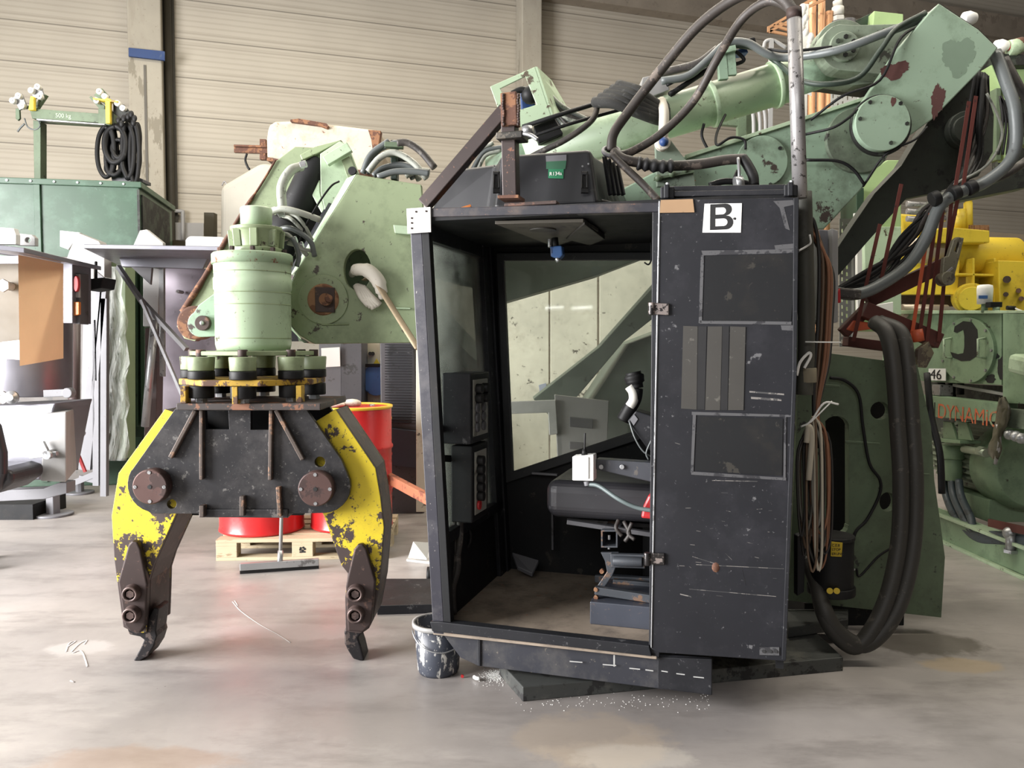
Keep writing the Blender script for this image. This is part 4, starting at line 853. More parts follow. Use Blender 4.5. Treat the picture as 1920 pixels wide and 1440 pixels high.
for i in range(9):
    y0 = 150 + i * 8; x0 = 1010 + i * 3
    hose('bracket_hose', [(x0, y0, 4.5), (x0 + 24, y0 + 30 + random.uniform(-3, 3), 4.5), (x0 + 55 + random.uniform(-6, 6), y0 + 55 - i * 1.5, 4.48), (x0 + 120, 232 - i * .5, 4.46), (1180, 215, 4.45)], .011, (HOSE_LT, HOSE_GREY, HOSE)[i % 3], cr, 8)
for h_, r_, m_ in (([(980, 238, 4.3), (1050, 215, 4.25), (1115, 195, 4.3)], .012, RUBBER), ([(980, 262, 4.3), (1060, 235, 4.25), (1140, 212, 4.3), (1230, 188, 4.3)], .009, RUBBER), ([(940, 330, 4.4), (1000, 292, 4.3), (1060, 262, 4.25), (1110, 225, 4.25), (1122, 190, 4.3)], .016, HOSE), ([(880, 330, 4.5), (905, 288, 4.5), (930, 278, 4.5), (960, 275, 4.5)], .014, HOSE_GREY), ([(870, 320, 4.5), (895, 285, 4.5), (925, 268, 4.5)], .012, HOSE_LT), ([(895, 320, 4.5), (910, 292, 4.5), (940, 282, 4.5)], .012, HOSE_LT)):
    hose('boom_hose', h_, r_, m_, cr)
# sleeved hose bundle strapped round the boom
for i in range(5):
    m = MB(); x0, y0 = 1122 + i * 11, 192 - i * 8
    m.tube([P(x0 - 6, y0, 4.28), P(x0 + 30, y0 + 2 + i * 2, 4.2), P(1200 + i * 2, 205 + (4 - i) * 2 - i * 6, 4.22), P(1240, 226 - i * 6, 4.3), P(1246, 215 - i * 4, 4.42)], .036, 10, 6, flat=.8)
    m.build('hose_sleeve', paint('sleeve_black', (40, 40, 38), (60, 60, 58), .2, 20, .85), cr)
plate('metal_tray', [(1205, 145), (1245, 136), (1256, 168), (1220, 182), (1200, 170)], 4.45, .25, GREY_LT, cr)
# white lifting strap with blue cap and eye plate
plate('eye_plate', [(1228, 262), (1250, 252), (1300, 318), (1305, 350), (1232, 350)], 4.2, .03, paint('eye_plate_grey_green', (120, 134, 118), (76, 82, 70), .25, 9, .6), cr)
m = MB(); m.bar(P(1226, 336, 4.19), P(1300, 322, 4.19), .03, .012); [m.ball(P(x, y, 4.18), .02, 8) for x, y in ((1234, 334), (1260, 326), (1285, 318))]; m.build('eye_plate_bolts', G_BASE, cr)
lt = thing('lifting_sling', P(1243, 268, 4.15), 'dirty white sling with a round blue cap hanging from the boom tube', 'sling')
m = MB(); m.tube([P(1240, 190, 4.3), P(1245, 210, 4.2), P(1244, 245, 4.15), P(1242, 262, 4.15)], .026, 10); m.build('band', CLOTH, lt)
m = MB(); c = P(1243, 268, 4.15); m.cyl(c + Vector((0, .04, 0)), c - Vector((0, .02, 0)), .038, n=22); m.build('collar', CLOTH, lt, .01)
m = MB(); m.ball(c - Vector((0, .02, 0)), .024, 14); lab(m.build('cap', BLUE, lt), 'round blue cap')
# lettering on the lower boom
for i, ch in enumerate('DY'):
    text('letter', ch, .085, ORLET, cr, P(1262 + i * 22, 362, 4.24), (1, 0, .12), (0, 0, 1), bold=.003).o['label'] = 'orange letter'
# upper clamps and blue valve behind the tube
m = MB(); m.bar(P(1352, 98, 4.4), P(1356, 150, 4.4), .035, .05); m.bar(P(1368, 90, 4.4), P(1372, 142, 4.4), .03, .05); m.bar(P(1345, 100, 4.38), P(1378, 92, 4.38), .05, .03); m.build('tube_clamp', G_CRANE, cr, .003)
m = MB(); m.prism(poly([(1366, 94), (1400, 90), (1404, 98), (1368, 102)], 4.45), (0, .08, 0)); lab(m.build('valve', BLUE, cr, .005), 'blue valve')
plate('valve_block', [(1350, 78), (1376, 70), (1382, 100), (1356, 106)], 4.42, .06, RUBBER, cr); plate('connector', [(1388, 74), (1416, 68), (1420, 82), (1392, 88)], 4.42, .06, RUBBER, cr, bevel=.008)
for h_, r_, m_ in (([(1240, 152, 4.4), (1290, 142, 4.38), (1330, 110, 4.38), (1362, 82, 4.38), (1400, 80, 4.38), (1440, 102, 4.38), (1480, 108, 4.38), (1570, 94, 4.2), (1660, 62, 4.15), (1742, 30, 4.2)], .021, HOSE_GREY),
                   ([(1225, 140, 4.45), (1270, 130, 4.42), (1310, 118, 4.4), (1345, 92, 4.4)], .022, HOSE), ([(1250, 160, 4.4), (1310, 130, 4.4), (1350, 108, 4.4)], .009, RUBBER),
                   ([(1255, 178, 4.42), (1300, 148, 4.42), (1340, 122, 4.42)], .016, RUBBER), ([(1370, 84, 4.4), (1420, 92, 4.4), (1460, 120, 4.4), (1500, 150, 4.2), (1550, 158, 4.1), (1610, 145, 4.1), (1650, 95, 4.1), (1680, 55, 4.12), (1735, 24, 4.15)], .014, paint('green_black_hose', (44, 56, 48))),
                   ([(1440, 92, 4.4), (1480, 96, 4.3), (1560, 88, 4.25)], .008, RUBBER), ([(1380, 96, 4.42), (1395, 112, 4.42), (1380, 120, 4.42), (1366, 118, 4.42)], .01, RUBBER),
                   ([(1745, 40, 4.18), (1690, 70, 4.1), (1650, 150, 4.08), (1580, 180, 4.1), (1520, 225, 4.2)], .007, RUBBER), ([(1510, 252, 4.2), (1560, 240, 4.1), (1590, 222, 4.08), (1608, 205, 4.08)], .007, RUBBER),
                   ([(1512, 300, 4.2), (1570, 302, 4.18), (1600, 318, 4.18), (1620, 345, 4.18)], .008, RUBBER), ([(1618, 350, 4.2), (1660, 290, 4.1), (1715, 262, 4.08), (1738, 238, 4.1)], .006, RUBBER),
                   ([(1320, 232, 4.4), (1316, 255, 4.4), (1328, 282, 4.4)], .008, RUBBER), ([(1360, 215, 4.4), (1344, 250, 4.3), (1345, 272, 4.2), (1370, 258, 4.2), (1395, 262, 4.2), (1398, 280, 4.2)], .007, RUBBER)):
    hose('boom_hose', h_, r_, m_, cr)
# hoses falling from the elbow at right
for i in range(11):
    j = lambda s: random.uniform(-s, s); x = 1824 + i * 2.2
    hose('elbow_hose', [(x + 6, 132 + i, 4.5), (x + j(10), 220, 4.5 + j(.06)), (x - 12 + j(12), 300, 4.45), (1792 + j(10), 352 + j(8), 4.36), (1742 + j(12), 398 + j(12), 4.3), (1700 + j(16), 455 + j(14), 4.25), (1640 + j(12), 512 + j(12), 4.2), (1566, 546 + j(6), 4.15)], random.choice((.008, .011, .014)), (RUBBER, RUBBER, RUBBER, HOSE)[i % 4], cr, 8)
for h_, r_ in (([(1866, 98, 4.2), (1885, 150, 4.15), (1903, 210, 4.1), (1900, 290, 4.1), (1850, 340, 4.1), (1790, 365, 4.1), (1760, 390, 4.1), (1735, 450, 4.1), (1700, 500, 4.1), (1640, 540, 4.1), (1600, 552, 4.1), (1565, 548, 4.1)], .03),
               ([(1884, 110, 4.25), (1910, 160, 4.2), (1940, 210, 4.2)], .022), ([(1940, 290, 4.3), (1880, 330, 4.25), (1810, 352, 4.2)], .022)):
    hose('elbow_hose', h_, r_, HOSE_GREY if r_ > .025 else HOSE, cr, 12)
hose('elbow_hose', [(1850, 175, 4.3), (1872, 220, 4.3), (1878, 260, 4.3), (1850, 310, 4.25), (1790, 345, 4.2)], .007, HOSE_LT, cr, 8)
for (x, y) in ((1752, 372), (1790, 362), (1820, 352)): m = MB(); m.cyl(P(x - 6, y + 3, 4.08), P(x + 8, y - 3, 4.08), .037, n=16); m.build('hose_binding', RUBBER, cr, .004)
m = MB(); m.bar(P(1565, 548, 4.08), P(1612, 553, 4.08), .05, .05); m.build('hose_collar', HOSE, cr, .01)

# strap through the head hole, and rag
m = MB(); m.tube([P(684, 525, 4.02), P(700, 520, 3.93), P(722, 555, 3.9), P(750, 600, 3.8), P(785, 655, 3.6)], .020, 6, 5, flat=.3); tag(m.build('webbing_strap', WEB), 'beige webbing strap running from the hole in the head down to the cab', 'strap')
m = MB(); m.tube([P(660, 514, 4.1), P(668, 506, 3.95), P(690, 508, 3.93), P(708, 525, 3.93), P(715, 545, 3.94), P(716, 560, 3.95)], [.018, .03, .035, .035, .03, .02], 12, 5)
for i in range(5): m.tube([P(668 + i * 3, 535 + i, 3.95), P(678 + i * 5, 555 + i, 3.93), P(692 + i * 5, 578 - abs(i - 2) * 3, 3.94)], .018, 8, 4)
tag(m.build('white_rag', CLOTH), 'white rag tucked round the strap in the hole of the crane head', 'rag')
# ================================================================ operator cab
ZF = .22
_a, _b = FZ(812, 1186, ZF), FZ(1222, 1231, ZF)
YAW = math.degrees(math.atan2(_b.y - _a.y, _b.x - _a.x))
C = Fr((_a.x, _a.y), YAW)
def ch(px, py, b=0.0): return C.h(px, py, b)
def cpoly(pts, b=0.0): return [C.h(x, y, b) for x, y in pts]
def cplate(name, pts, b, t, mat, parent, holes=(), bevel=.003):
    m = MB(); two = isinstance(mat, (list, tuple)); m.prism(cpoly(pts, b), C.ey * t, [cpoly(h, b) for h in holes], side=1 if two else None); return m.build(name, mat, parent, bevel)
zt = C.l(ch(1000, 384)).z                     # top of the front edge
at = C.l(ch(767, 392)).x                       # the window end leans out towards the top
aw = C.l(ch(1222, 1231)).x; adr = C.l(ch(1485, 900, -.03)).x
D = .98
WR = C.l(C.h(1476, 900, 0)).x
cab = thing('operator_cab', C.w(.6, .5, ZF), 'black steel crane operator cab with an open front and large windows', 'cab')
# sill, skirt, floor
cplate('sill', [(806, 1166), (823, 1166), (1217, 1211), (1222, 1231), (810, 1184)], -.012, .05, BLK, cab)
cplate('skirt', [(828, 1186), (863, 1233), (897, 1249), (1335, 1304), (1335, 1236), (1217, 1228)], .03, .02, paint('skirt_black', (40, 42, 50), (104, 98, 88), .10, 9, .5, 0, .15, (74, 72, 70), .35), cab)
cplate('skirt_rib', [(895, 1194), (901, 1194), (901, 1250), (896, 1249)], .022, .01, BLK, cab)
cplate('skirt_end', [(1233, 1232), (1335, 1236), (1335, 1304), (1233, 1290)], .018, .012, BLK, cab)
m = MB()
for x0, x1, y0, y1 in ((1068, 1092, 1239, 1241), (1130, 1155, 1245, 1247), (1180, 1200, 1252, 1254), (1210, 1225, 1255, 1257), (1240, 1252, 1257, 1259), (1268, 1284, 1262, 1264), (1300, 1320, 1268, 1270)):
    m.prism(cpoly([(x0, y0), (x1, y1), (x1, y1 + 2), (x0, y0 + 2)], .0175), C.ey * .001)
m.prism(cpoly([(1150, 1228), (1153, 1228), (1153, 1250), (1150, 1250)], .0295), C.ey * .001)
lab(m.build('chalk_marks', paint('chalk', (170, 170, 168), rough=.9), cab), 'short white chalk dashes')
m = MB(); m.box((.0, 0, ZF - .01), (aw + .02, D, ZF + .02), C); m.box((aw + .02, .14, ZF - .01), (WR, D, ZF + .02), C); m.build('floor_plate', TREAD, cab, .003)
m = MB(); m.box((.12, D - .1, .10), (WR - .1, D, ZF - .01), C); m.box((.1, .1, .12), (.16, D - .1, ZF - .01), C); m.build('under_frame', BLK, cab)
# leaning corner post, front left
def lean(z): return at * (z - ZF) / (zt - ZF)
def leanbox(m, a0, a1, b0, b1, z0, z1):
    m.hexa([C.w((a0 if i in (0, 3) else a1) + lean(z), b0 if i < 2 else b1, z) for z in (z0, z1) for i in range(4)])
m = MB(); leanbox(m, 0, .052, 0, .05, ZF - .005, zt); m.build('corner_post', paint('post_black', (40, 40, 50), (150, 146, 140), .06, 12, .38, 0, .12, (84, 82, 84), .3), cab, .003)
m = MB(); leanbox(m, .052, .085, .0, .04, ZF + .01, zt - .06); m.build('corner_post', BLK_IN, cab, .002)
m = MB(); leanbox(m, 0, .06, D - .06, D, ZF, zt); m.build('rear_post', BLK, cab, .003)
# window end wall: lower panel, top rail, mullions, glass
m = MB(); leanbox(m, .005, .03, .05, D - .05, ZF, ZF + .36); m.build('end_panel', BLK_IN, cab)
m = MB(); leanbox(m, 0, .045, .05, D - .05, zt - .11, zt); leanbox(m, 0, .05, .05, D - .05, ZF + .36, ZF + .41); leanbox(m, 0, .05, D - .16, D - .05, ZF, zt); m.build('end_window_frame', BLK, cab, .003)
m = MB(); leanbox(m, .018, .024, .05, D - .16, ZF + .41, zt - .11); lab(m.build('windscreen', glass('cab_glass', dirty=.2), cab), 'dirty clear glass pane')
# back wall with cut-off window
lb_ = C.l(C.h(930, 700, D)).x
def wz(px, py): q = C.l(C.h(px, py, D - .0)); return C.w(q.x, D, q.z)
Wout = [C.w(.02, D, ZF), C.w(WR, D, ZF), C.w(WR, D, zt), C.w(lean(zt) + .02, D, zt)]
win = [C.h(944, 489, D), C.h(1290, 487, D), C.h(1290, 750, D), C.h(1190, 808, D), C.h(961, 884, D)]
m = MB(); m.prism(Wout, C.ey * .03, [win]); m.build('rear_wall', BLK_IN, cab)
wo = [C.h(930, 474, D - .03), C.h(1300, 472, D - .03), C.h(1300, 770, D - .03), C.h(1196, 826, D - .03), C.h(948, 906, D - .03)]
wi = [C.h(944, 489, D - .03), C.h(1290, 487, D - .03), C.h(1290, 750, D - .03), C.h(1190, 808, D - .03), C.h(961, 884, D - .03)]
m = MB(); m.prism(wo, C.ey * .03, [wi]); m.build('rear_window_frame', paint('window_rubber', (34, 36, 38), (60, 60, 60), .1, 10, .5), cab, .004)
m = MB(); m.prism([p - C.ey * .012 for p in win], C.ey * .005); lab(m.build('rear_window', glass('rear_glass', (.84, .86, .83), .10), cab), 'smudged rear glass pane')
# right side partition behind the door panel
m = MB(); m.box((WR - .03, .02, ZF), (WR - .001, D, zt), C); m.build('partition', BLK_IN, cab)
# roof
m = MB(); m.hexa([C.w(at, 0, zt - .045), C.w(WR, 0, zt - .045), C.w(WR, D + .02, zt - .045), C.w(at, D + .02, zt - .045), C.w(at, 0, zt - .004), C.w(WR, 0, zt - .004), C.w(WR, D + .02, zt - .004), C.w(at, D + .02, zt - .004)]); m.build('roof', BLK_IN, cab)
cplate('roof_front_beam', [(764, 391), (1238, 379), (1238, 397), (768, 408)], -.006, .05, paint('beam_black', (36, 36, 44), (120, 84, 62), .12, 8, .45, 0, .12, (90, 78, 70), .35), cab)
def rz(px, py, z): return FZ(px, py, z)
zr = zt - .05
m = MB(); m.prism([rz(x, y, zr) for x, y in ((928, 414), (1094, 410), (1122, 428), (1040, 458))], (0, 0, -.014)); m.build('roof_plate', paint('roof_plate_grey', (84, 80, 72), (50, 48, 44), .2, 9, .6), cab, .002)
m = MB(); m.prism([rz(x, y, zr) for x, y in ((1096, 410), (1134, 440), (1106, 452), (1062, 440))], (0, 0, -.022)); m.build('roof_flap', paint('roof_flap_dark', (46, 44, 40), rough=.6), cab, .002)
c = rz(1018, 430, zr - .0145); m = MB(); m.cyl(c, c - Vector((0, 0, .006)), .058, n=28); m.build('roof_plate_hole', paint('hole_grey', (62, 60, 56), rough=.6), cab, .001)  # dark disc that stands for the round hole in the roof plate
# right jamb
m = MB(); m.box((aw - .012, 0, ZF), (aw + .03, .05, zt - .04), C); m.build('door_jamb', BLK, cab, .003)
# white metal square on the corner
cp = cplate('corner_sheet', [(762, 391), (807, 388), (808, 435), (764, 438)], -.016, .008, WHITE, cab, bevel=.001); lab(cp, 'white metal square')
m = MB(); [m.cyl(ch(x, y, -.016), ch(x, y, -.02), .004, n=8) for x, y in ((780, 397), (799, 396), (772, 409), (772, 418), (772, 428))]; m.build('rivets', RUST_DK, cp)
# door panel
b0 = -.036
dr = cplate('door', [(1236, 375), (1497, 370), (1492, 700), (1473, 1240), (1236, 1224), (1222, 1218), (1229, 800)], b0, .034, paint('door_black', (28, 29, 34), (92, 92, 94), .07, 14, .5, 0, .14, (42, 42, 47), .30, spec=.3), cab)
GS = paint('scraped_grey', (78, 78, 80), (36, 36, 40), .30, 12, .6)
def strip(name, pts, mat, d=.004, parent=dr, b=b0): return cplate(name, pts, b - d, d, mat, parent, bevel=0)
cplate('edge_flange', [(1222, 380), (1237, 376), (1229, 800), (1238, 1224), (1222, 1218), (1215, 1160)] if False else [(1235, 377), (1238, 377), (1230, 800), (1222, 1216), (1220, 1214), (1227, 800)], b0 - .004, .04, ZINC, dr, bevel=.001)
cplate('edge_flange', [(1488, 371), (1498, 370), (1494, 700), (1474, 1238), (1466, 1237), (1486, 700)], b0 - .008, .008, BLK, dr, bevel=.002)
for pts in ([(1315, 470), (1498, 467), (1498, 474), (1318, 479)], [(1314, 478), (1320, 478), (1316, 606), (1310, 606)], [(1312, 601), (1484, 603), (1484, 609), (1312, 607)], [(1297, 772), (1484, 778), (1484, 782), (1297, 778)], [(1299, 778), (1305, 778), (1300, 886), (1295, 886)], [(1296, 884), (1474, 896), (1474, 901), (1296, 890)], [(1470, 782), (1474, 782), (1473, 896), (1469, 896)]): strip('frame_scar', pts, GS, .003)
strip('recess_plate', [(1323, 480), (1494, 476), (1483, 602), (1318, 602)], BLK_IN, .003); strip('recess_plate', [(1308, 781), (1468, 785), (1466, 892), (1303, 882)], BLK_IN, .003)
OL = paint('olive_tape', (56, 54, 50), (80, 78, 72), .14, 12, .55)
for pts in ([(1281, 611), (1308, 612), (1306, 768), (1277, 766)], [(1327, 612), (1354, 612), (1350, 769), (1322, 769)], [(1369, 612), (1398, 613), (1394, 769), (1365, 769)]): lab(strip('tape_strip', pts, OL, .003), 'dark olive tape strip')
for pts in ([(1308, 612), (1325, 612), (1321, 768), (1305, 768)], [(1354, 612), (1367, 612), (1364, 769), (1350, 769)]): lab(strip('tape_strip', pts, paint('dark_tape', (24, 24, 26), rough=.5), .002), 'black tape strip')
random.seed(21)
SCR = paint('scratch_grey', (120, 116, 112), (60, 60, 60), .4, 22, .7)
def scr(x0, y0, x1, y1, wd): m = MB(); m.prism(cpoly([(x0, y0), (x1, y1), (x1 + .3, y1 + wd), (x0 + .3, y0 + wd)], b0 - .0008), C.ey * .0008); m.build('scratch', SCR, dr)
for q in ((1298, 1043, 1340, 1056, 1), (1305, 1058, 1345, 1060, 1.2), (1345, 1060, 1470, 1066, 1), (1292, 1104, 1455, 1118, 1), (1275, 1113, 1296, 1118, 2), (1440, 832, 1462, 845, 1.4), (1360, 1037, 1372, 1049, 1), (1335, 900, 1420, 902, 1.4), (1405, 733, 1470, 738, 3), (1408, 744, 1465, 748, 4), (1390, 1062, 1398, 1096, 1)): scr(*q)
for k in range(26): x, y = random.uniform(1260, 1465), random.uniform(800, 1120); scr(x, y, x + random.uniform(3, 12), y + random.uniform(-1, 3), .7)
for pts in ([(1392, 838), (1398, 834), (1412, 838), (1410, 846), (1396, 846)], [(1450, 377), (1487, 375), (1488, 384), (1470, 388), (1481, 432), (1472, 428), (1462, 390)], [(1452, 460), (1494, 456), (1494, 466), (1454, 468)], [(1464, 610), (1488, 610), (1487, 620), (1466, 619)]): strip('scraped_patch', pts, GS, .001)
c = ch(1343, 1064, b0); m = MB(); m.ball(c + C.ey * .005, .018, 14, (1, .6, 1.2)); m.build('weld_knob', RUST, dr)
sgn = strip('letter_sign', [(1321, 382), (1391, 381), (1389, 436), (1317, 436)], PAPER, .003); lab(sgn, 'white sign with a black letter B')
_o = C.l(ch(1331, 431.5, b0 - .0038)); _s = .096
def bp_(x, y): return C.w(_o.x + x * _s, _o.y, _o.z + y * _s)
def half(x0, xr, y0, y1, n=9): r = (y1 - y0) / 2; return [(xr - r + (r) * math.cos(a), (y0 + y1) / 2 + r * math.sin(a)) for a in [-math.pi / 2 + k * math.pi / n for k in range(n + 1)]]
outer = [(0, 0)] + half(0, .88, 0, .54) + half(0, .82, .54, 1) + [(0, 1)]
h1 = [(.2, .14)] + half(.2, .66, .14, .43) + [(.2, .43)]; h2 = [(.2, .59)] + half(.2, .60, .59, .86) + [(.2, .86)]
m = MB(); m.prism([bp_(*q) for q in outer], C.ey * .0006, [[bp_(*q) for q in h1], [bp_(*q) for q in h2]]); lab(m.build('letter', INK, sgn), 'black letter B')
m = MB(); m.ball(ch(1378, 410, b0 - .004), .008, 10, (1, .1, .6)); m.build('smudge', GREY_DK, sgn)
lab(strip('packing_tape', [(1239, 375), (1299, 373), (1302, 398), (1237, 399)], TAPE, .006), 'brown packing tape')
strip('handle_plate', [(1424, 1213), (1461, 1214), (1461, 1229), (1424, 1228)], GS, .004)
m = MB(); [m.cyl(ch(x, 1221, b0 - .004), ch(x, 1221, b0 - .007), .007, n=12) for x in (1432, 1444, 1454)]; m.build('handle_plate_holes', INK, dr)
for (x, y) in ((1232, 579), (1224, 1048)):
    m = MB(); m.prism(cpoly([(x - 10, y - 11), (x + 22, y - 10), (x + 22, y + 12), (x - 10, y + 10)], b0 - .012), C.ey * .02); m.cyl(ch(x - 10, y - 12, b0 - .008), ch(x - 10, y + 12, b0 - .008), .014, n=14); m.build('hinge', paint('hinge_metal', (50, 48, 48), (150, 140, 136), .3, 18, .3, .6), dr, .003)
# rails above the door
m = MB(); m.bar(ch(1245, 366, .02), ch(1490, 362, .02), .05, .02); m.bar(ch(1245, 358, .06), ch(1490, 354, .06), .03, .03); m.build('top_rail', BLK, cab, .003)
for x in (1250, 1482):
    m = MB(); y = 358 if x < 1300 else 354; m.prism(cpoly([(x - 12, y - 8), (x + 14, y - 8), (x + 14, y + 14), (x - 12, y + 14)], -.01), C.ey * .05); m.bar(ch(x, y - 12, -.015), ch(x, y + 14, -.015), .02, .02); k_ = m.build('rail_clamp', BLK, cab, .004)
    m = MB(); m.cyl(ch(x + 2, y - 15, -.01), ch(x + 2, y - 8, -.01), .008, n=8); m.build('clamp_bolt', ZINC, k_)
# roof edge rusty foot strip
m = MB(); m.box((.32, .005, zt), (.54, .07, zt + .014), C); m.build('roof_foot_plate', RUST_DK, cab, .003)
# roof hoses and clutter
hose('roof_cable', [(1030, 380, 3.5), (1070, 374, 3.5), (1110, 374, 3.5), (1150, 382, 3.45)], .008, HOSE, cab, 8)
m = MB(); m.bar(C.w(at + .1, .2, zt + .02), C.w(at + .2, .22, zt + .05), .02, .01); lab(m.build('amber_tag', ORGL, cab), 'small orange tag')
# small hanging hook, lamp
m = MB(); m.tube([C.h(1221, 452, .7), C.h(1221, 485, .7), C.h(1216, 496, .7), C.h(1208, 492, .7)], .004, 6, 5); m.build('wire_hook', RUBBER, cab)
t = thing('blue_valve_lamp', C.h(1042, 450, .45), 'small blue fitting with a steel plug hanging under the cab roof', 'fitting')
m = MB(); m.prism([C.h(x, y, .45) for x, y in ((1031, 462), (1053, 460), (1055, 478), (1048, 485), (1032, 481))], C.ey * .05); m.build('body', BLUE_L, t, .006)
m = MB(); m.cyl(C.h(1031, 448, .46), C.h(1031, 464, .46), .010, n=12); m.cyl(C.h(1044, 484, .46), C.h(1048, 490, .46), .012, n=10); m.build('plug', ZINC, t, .002)
m = MB(); m.cyl(C.h(1040, 446, .47), C.h(1042, 466, .47), .016, n=12); m.build('gland', RUBBER, t)
# control boxes on the window end
GP = paint('panel_face', (150, 150, 142), (100, 98, 90), .2, 12, .5)
def cbox(name, label, a0, a1, b0_, b1, z0, z1, rows, red=False):
    t = thing(name, C.w(a0, b0_, z0), label, 'control box'); m = MB(); m.box((a0, b0_, z0), (a1, b1, z1), C); m.build('housing', BLK if name == 'switch_box' else BLK_IN, t, .006)
    m = MB(); m.box((a1, b0_ + .03, z0 + .03), (a1 + .003, b1 - .03, z1 - .03), C); fp_ = m.build('face_plate', GP, t, .001)
    for r in range(rows):
        for k in range(2 if not red else 1):
            z = z1 - .07 - r * (z1 - z0 - .14) / max(1, rows - 1); b = b0_ + .07 + k * .085; c = C.w(a1 + .003, b, z)
            m = MB(); blk = (r < 2 or red) and not (red and r == rows - 1)
            m.cyl(c, c + C.ex * (.03 if blk else .012), .022, n=16); m.build('push_button', REDP if red and r == rows - 1 else (RUBBER if blk else GREY_DK), fp_, .003)
    return t
qa, qb = C.ha(882, 700, .13), C.ha(882, 834, .13)
b_ = C.l(qa).y; zA, zB = C.l(qb).z, C.l(qa).z
cbox('switch_box', 'upper black switch box with two rows of round buttons on the cab window end', lean(zB) + .06, .13, b_, b_ + .26, zA, zB, 5)
zC = C.l(C.ha(880, 985, .13)).z
cbox('switch_box_lower', 'lower dusty switch box with a red button at its bottom', .03, .13, b_ + .02, b_ + .24, zC, zA - .01, 6, True)
m = MB()
for yy in (803, 858): m.bar(C.h(804, yy, .04), C.h(846, yy + 2, .2), .02, .03)
m.build('box_bracket', BLK_IN, cab)
for k in range(2):
    m = MB(); m.tube([C.h(848 + 14 * k, 965, .3), C.h(852 + 10 * k, 1010, .26), C.h(858 - 4 * k, 1060, .22), C.h(846 + 2 * k, 1110, .18), C.h(844 + 6 * k, 1152, .14)], .017, 10); m.build('cab_hose', HOSE, cab)
m = MB(); m.tube([C.h(870 + 13 * math.cos(a), 1007 + 20 * math.sin(a), .4) for a in [k * .524 for k in range(13)]], .008, 8); m.build('cab_hose', RUBBER, cab)
# debris, step and details in the cab
m = MB(); m.prism([C.h(960, 1035, .85), C.h(1010, 1050, .85), C.h(998, 1075, .8), C.h(970, 1062, .8)], (0, 0, -.02)); m.build('floor_pedal', GREY_DK, cab, .003)
m = MB(); m.bar(C.h(1036, 930, .9), C.h(1037, 1030, .9), .025, .01); m.build('wall_strap', GREY_DK, cab)
m = MB(); m.bar(C.h(998, 887, .93), C.h(1045, 890, .93), .02, .01); m.build('wall_strap', GREY, cab)
m = MB(); m.box((.78, .9, ZF + .02), (WR - .1, D - .001, ZF + .38), C); m.build('heater_box', paint('heater_grey', (44, 46, 50), rough=.5), cab, .004)

# ================================================================ operator seat
_so = bpy.data.objects.new('operator_seat', None); _so.empty_display_size = .1; COL.objects.link(_so); _sw = C.h(1170, 1150, .4); _so.parent = cab.o; _so.location = _sw - cab.matrix_world_loc; st = Hd(_so, _sw)
sb = .34; q0, q1 = C.l(C.h(1021, 935, sb)), C.l(C.h(1021, 972, sb)); a0 = q0.x; zs0 = C.l(C.h(1100, 976, sb)).z; zs1 = C.l(C.h(1100, 908, sb)).z
m = MB(); m.box((a0, sb, zs0), (a0 + .58, sb + .46, zs1 + .01), C); m.build('cushion', LEATHER, st, .055, 6)
m = MB(); m.hexa([C.w(a0 + .50, sb + .02, zs1), C.w(a0 + .60, sb + .02, zs1), C.w(a0 + .60, sb + .44, zs1), C.w(a0 + .50, sb + .44, zs1), C.w(a0 + .62, sb + .02, zs1 + .6), C.w(a0 + .72, sb + .02, zs1 + .6), C.w(a0 + .72, sb + .44, zs1 + .6), C.w(a0 + .62, sb + .44, zs1 + .6)]); m.build('backrest', LEATHER, st, .04, 5)
m = MB(); m.bar(C.h(1064, 978, sb + .05), C.h(1225, 1002, sb + .05), .03, .02); m.build('seat_rail', GREY_DK, st, .002); m = MB(); m.bar(C.h(1064, 975, sb + .4), C.h(1225, 985, sb + .4), .03, .02); m.build('seat_rail', GREY_DK, st, .002)
cq = [C.h(x, y, sb) for x, y in ((1127, 994), (1158, 994), (1158, 1027), (1127, 1027))]; hq = [C.h(x, y, sb) for x, y in ((1130, 997), (1155, 997), (1155, 1024), (1130, 1024))]
GB = paint('seat_steel_grey', (74, 78, 84), (120, 96, 80), .2, 9, .45, .2)
m = MB(); m.prism(cq, C.ey * .4, [hq]); m.build('cross_tube', GB, st, .001)
for y in (1003, 1021): m = MB(); c = C.h(1142, y, sb + .03); m.cyl(c, c - Vector((0, 0, .02)), .007, n=8); m.build('tube_bolt', ZINC, st)
m = MB(); m.prism([C.h(x, y, sb + .02) for x, y in ((1126, 1036), (1160, 1036), (1156, 1060), (1148, 1080), (1134, 1100), (1120, 1098), (1138, 1072), (1134, 1052))], C.ey * .02); m.build('scissor_arm', GB, st, .003)
m = MB(); m.bar(C.h(1146, 1050, sb), C.h(1210, 1052, sb), .03, .06); m.cyl(C.h(1150, 1052, sb - .03), C.h(1205, 1054, sb - .03), .022, n=14); m.build('damper', GB, st, .003)
for (x0, y0, x1, y1, b) in ((1116, 1106, 1222, 1122, .3), (1150, 1092, 1222, 1098, .55), (1116, 1084, 1222, 1090, .62)):
    m = MB(); m.bar(C.h(x0, y0, b), C.h(x1, y1, b), .03, .035); m.build('base_rail', GB, st, .003)
for (x, y) in ((1117, 1106), (1117, 1121), (1128, 1072)):
    m = MB(); c = C.h(x, y, .28); m.cyl(c, c + C.ey * .02, .010, n=12); lab(m.build('pivot', ORANGE_RUST, st, .001), 'rusty pivot')
_l = C.l(C.h(1106, 1160, .24)); m = MB(); m.box((_l.x, .24, ZF + .02), (_l.x + .42, .7, C.l(C.h(1106, 1128, .24)).z), C); m.build('pedestal', paint('pedestal_blue_grey', (62, 66, 76), (100, 86, 78), .16, 9, .45), st, .004)
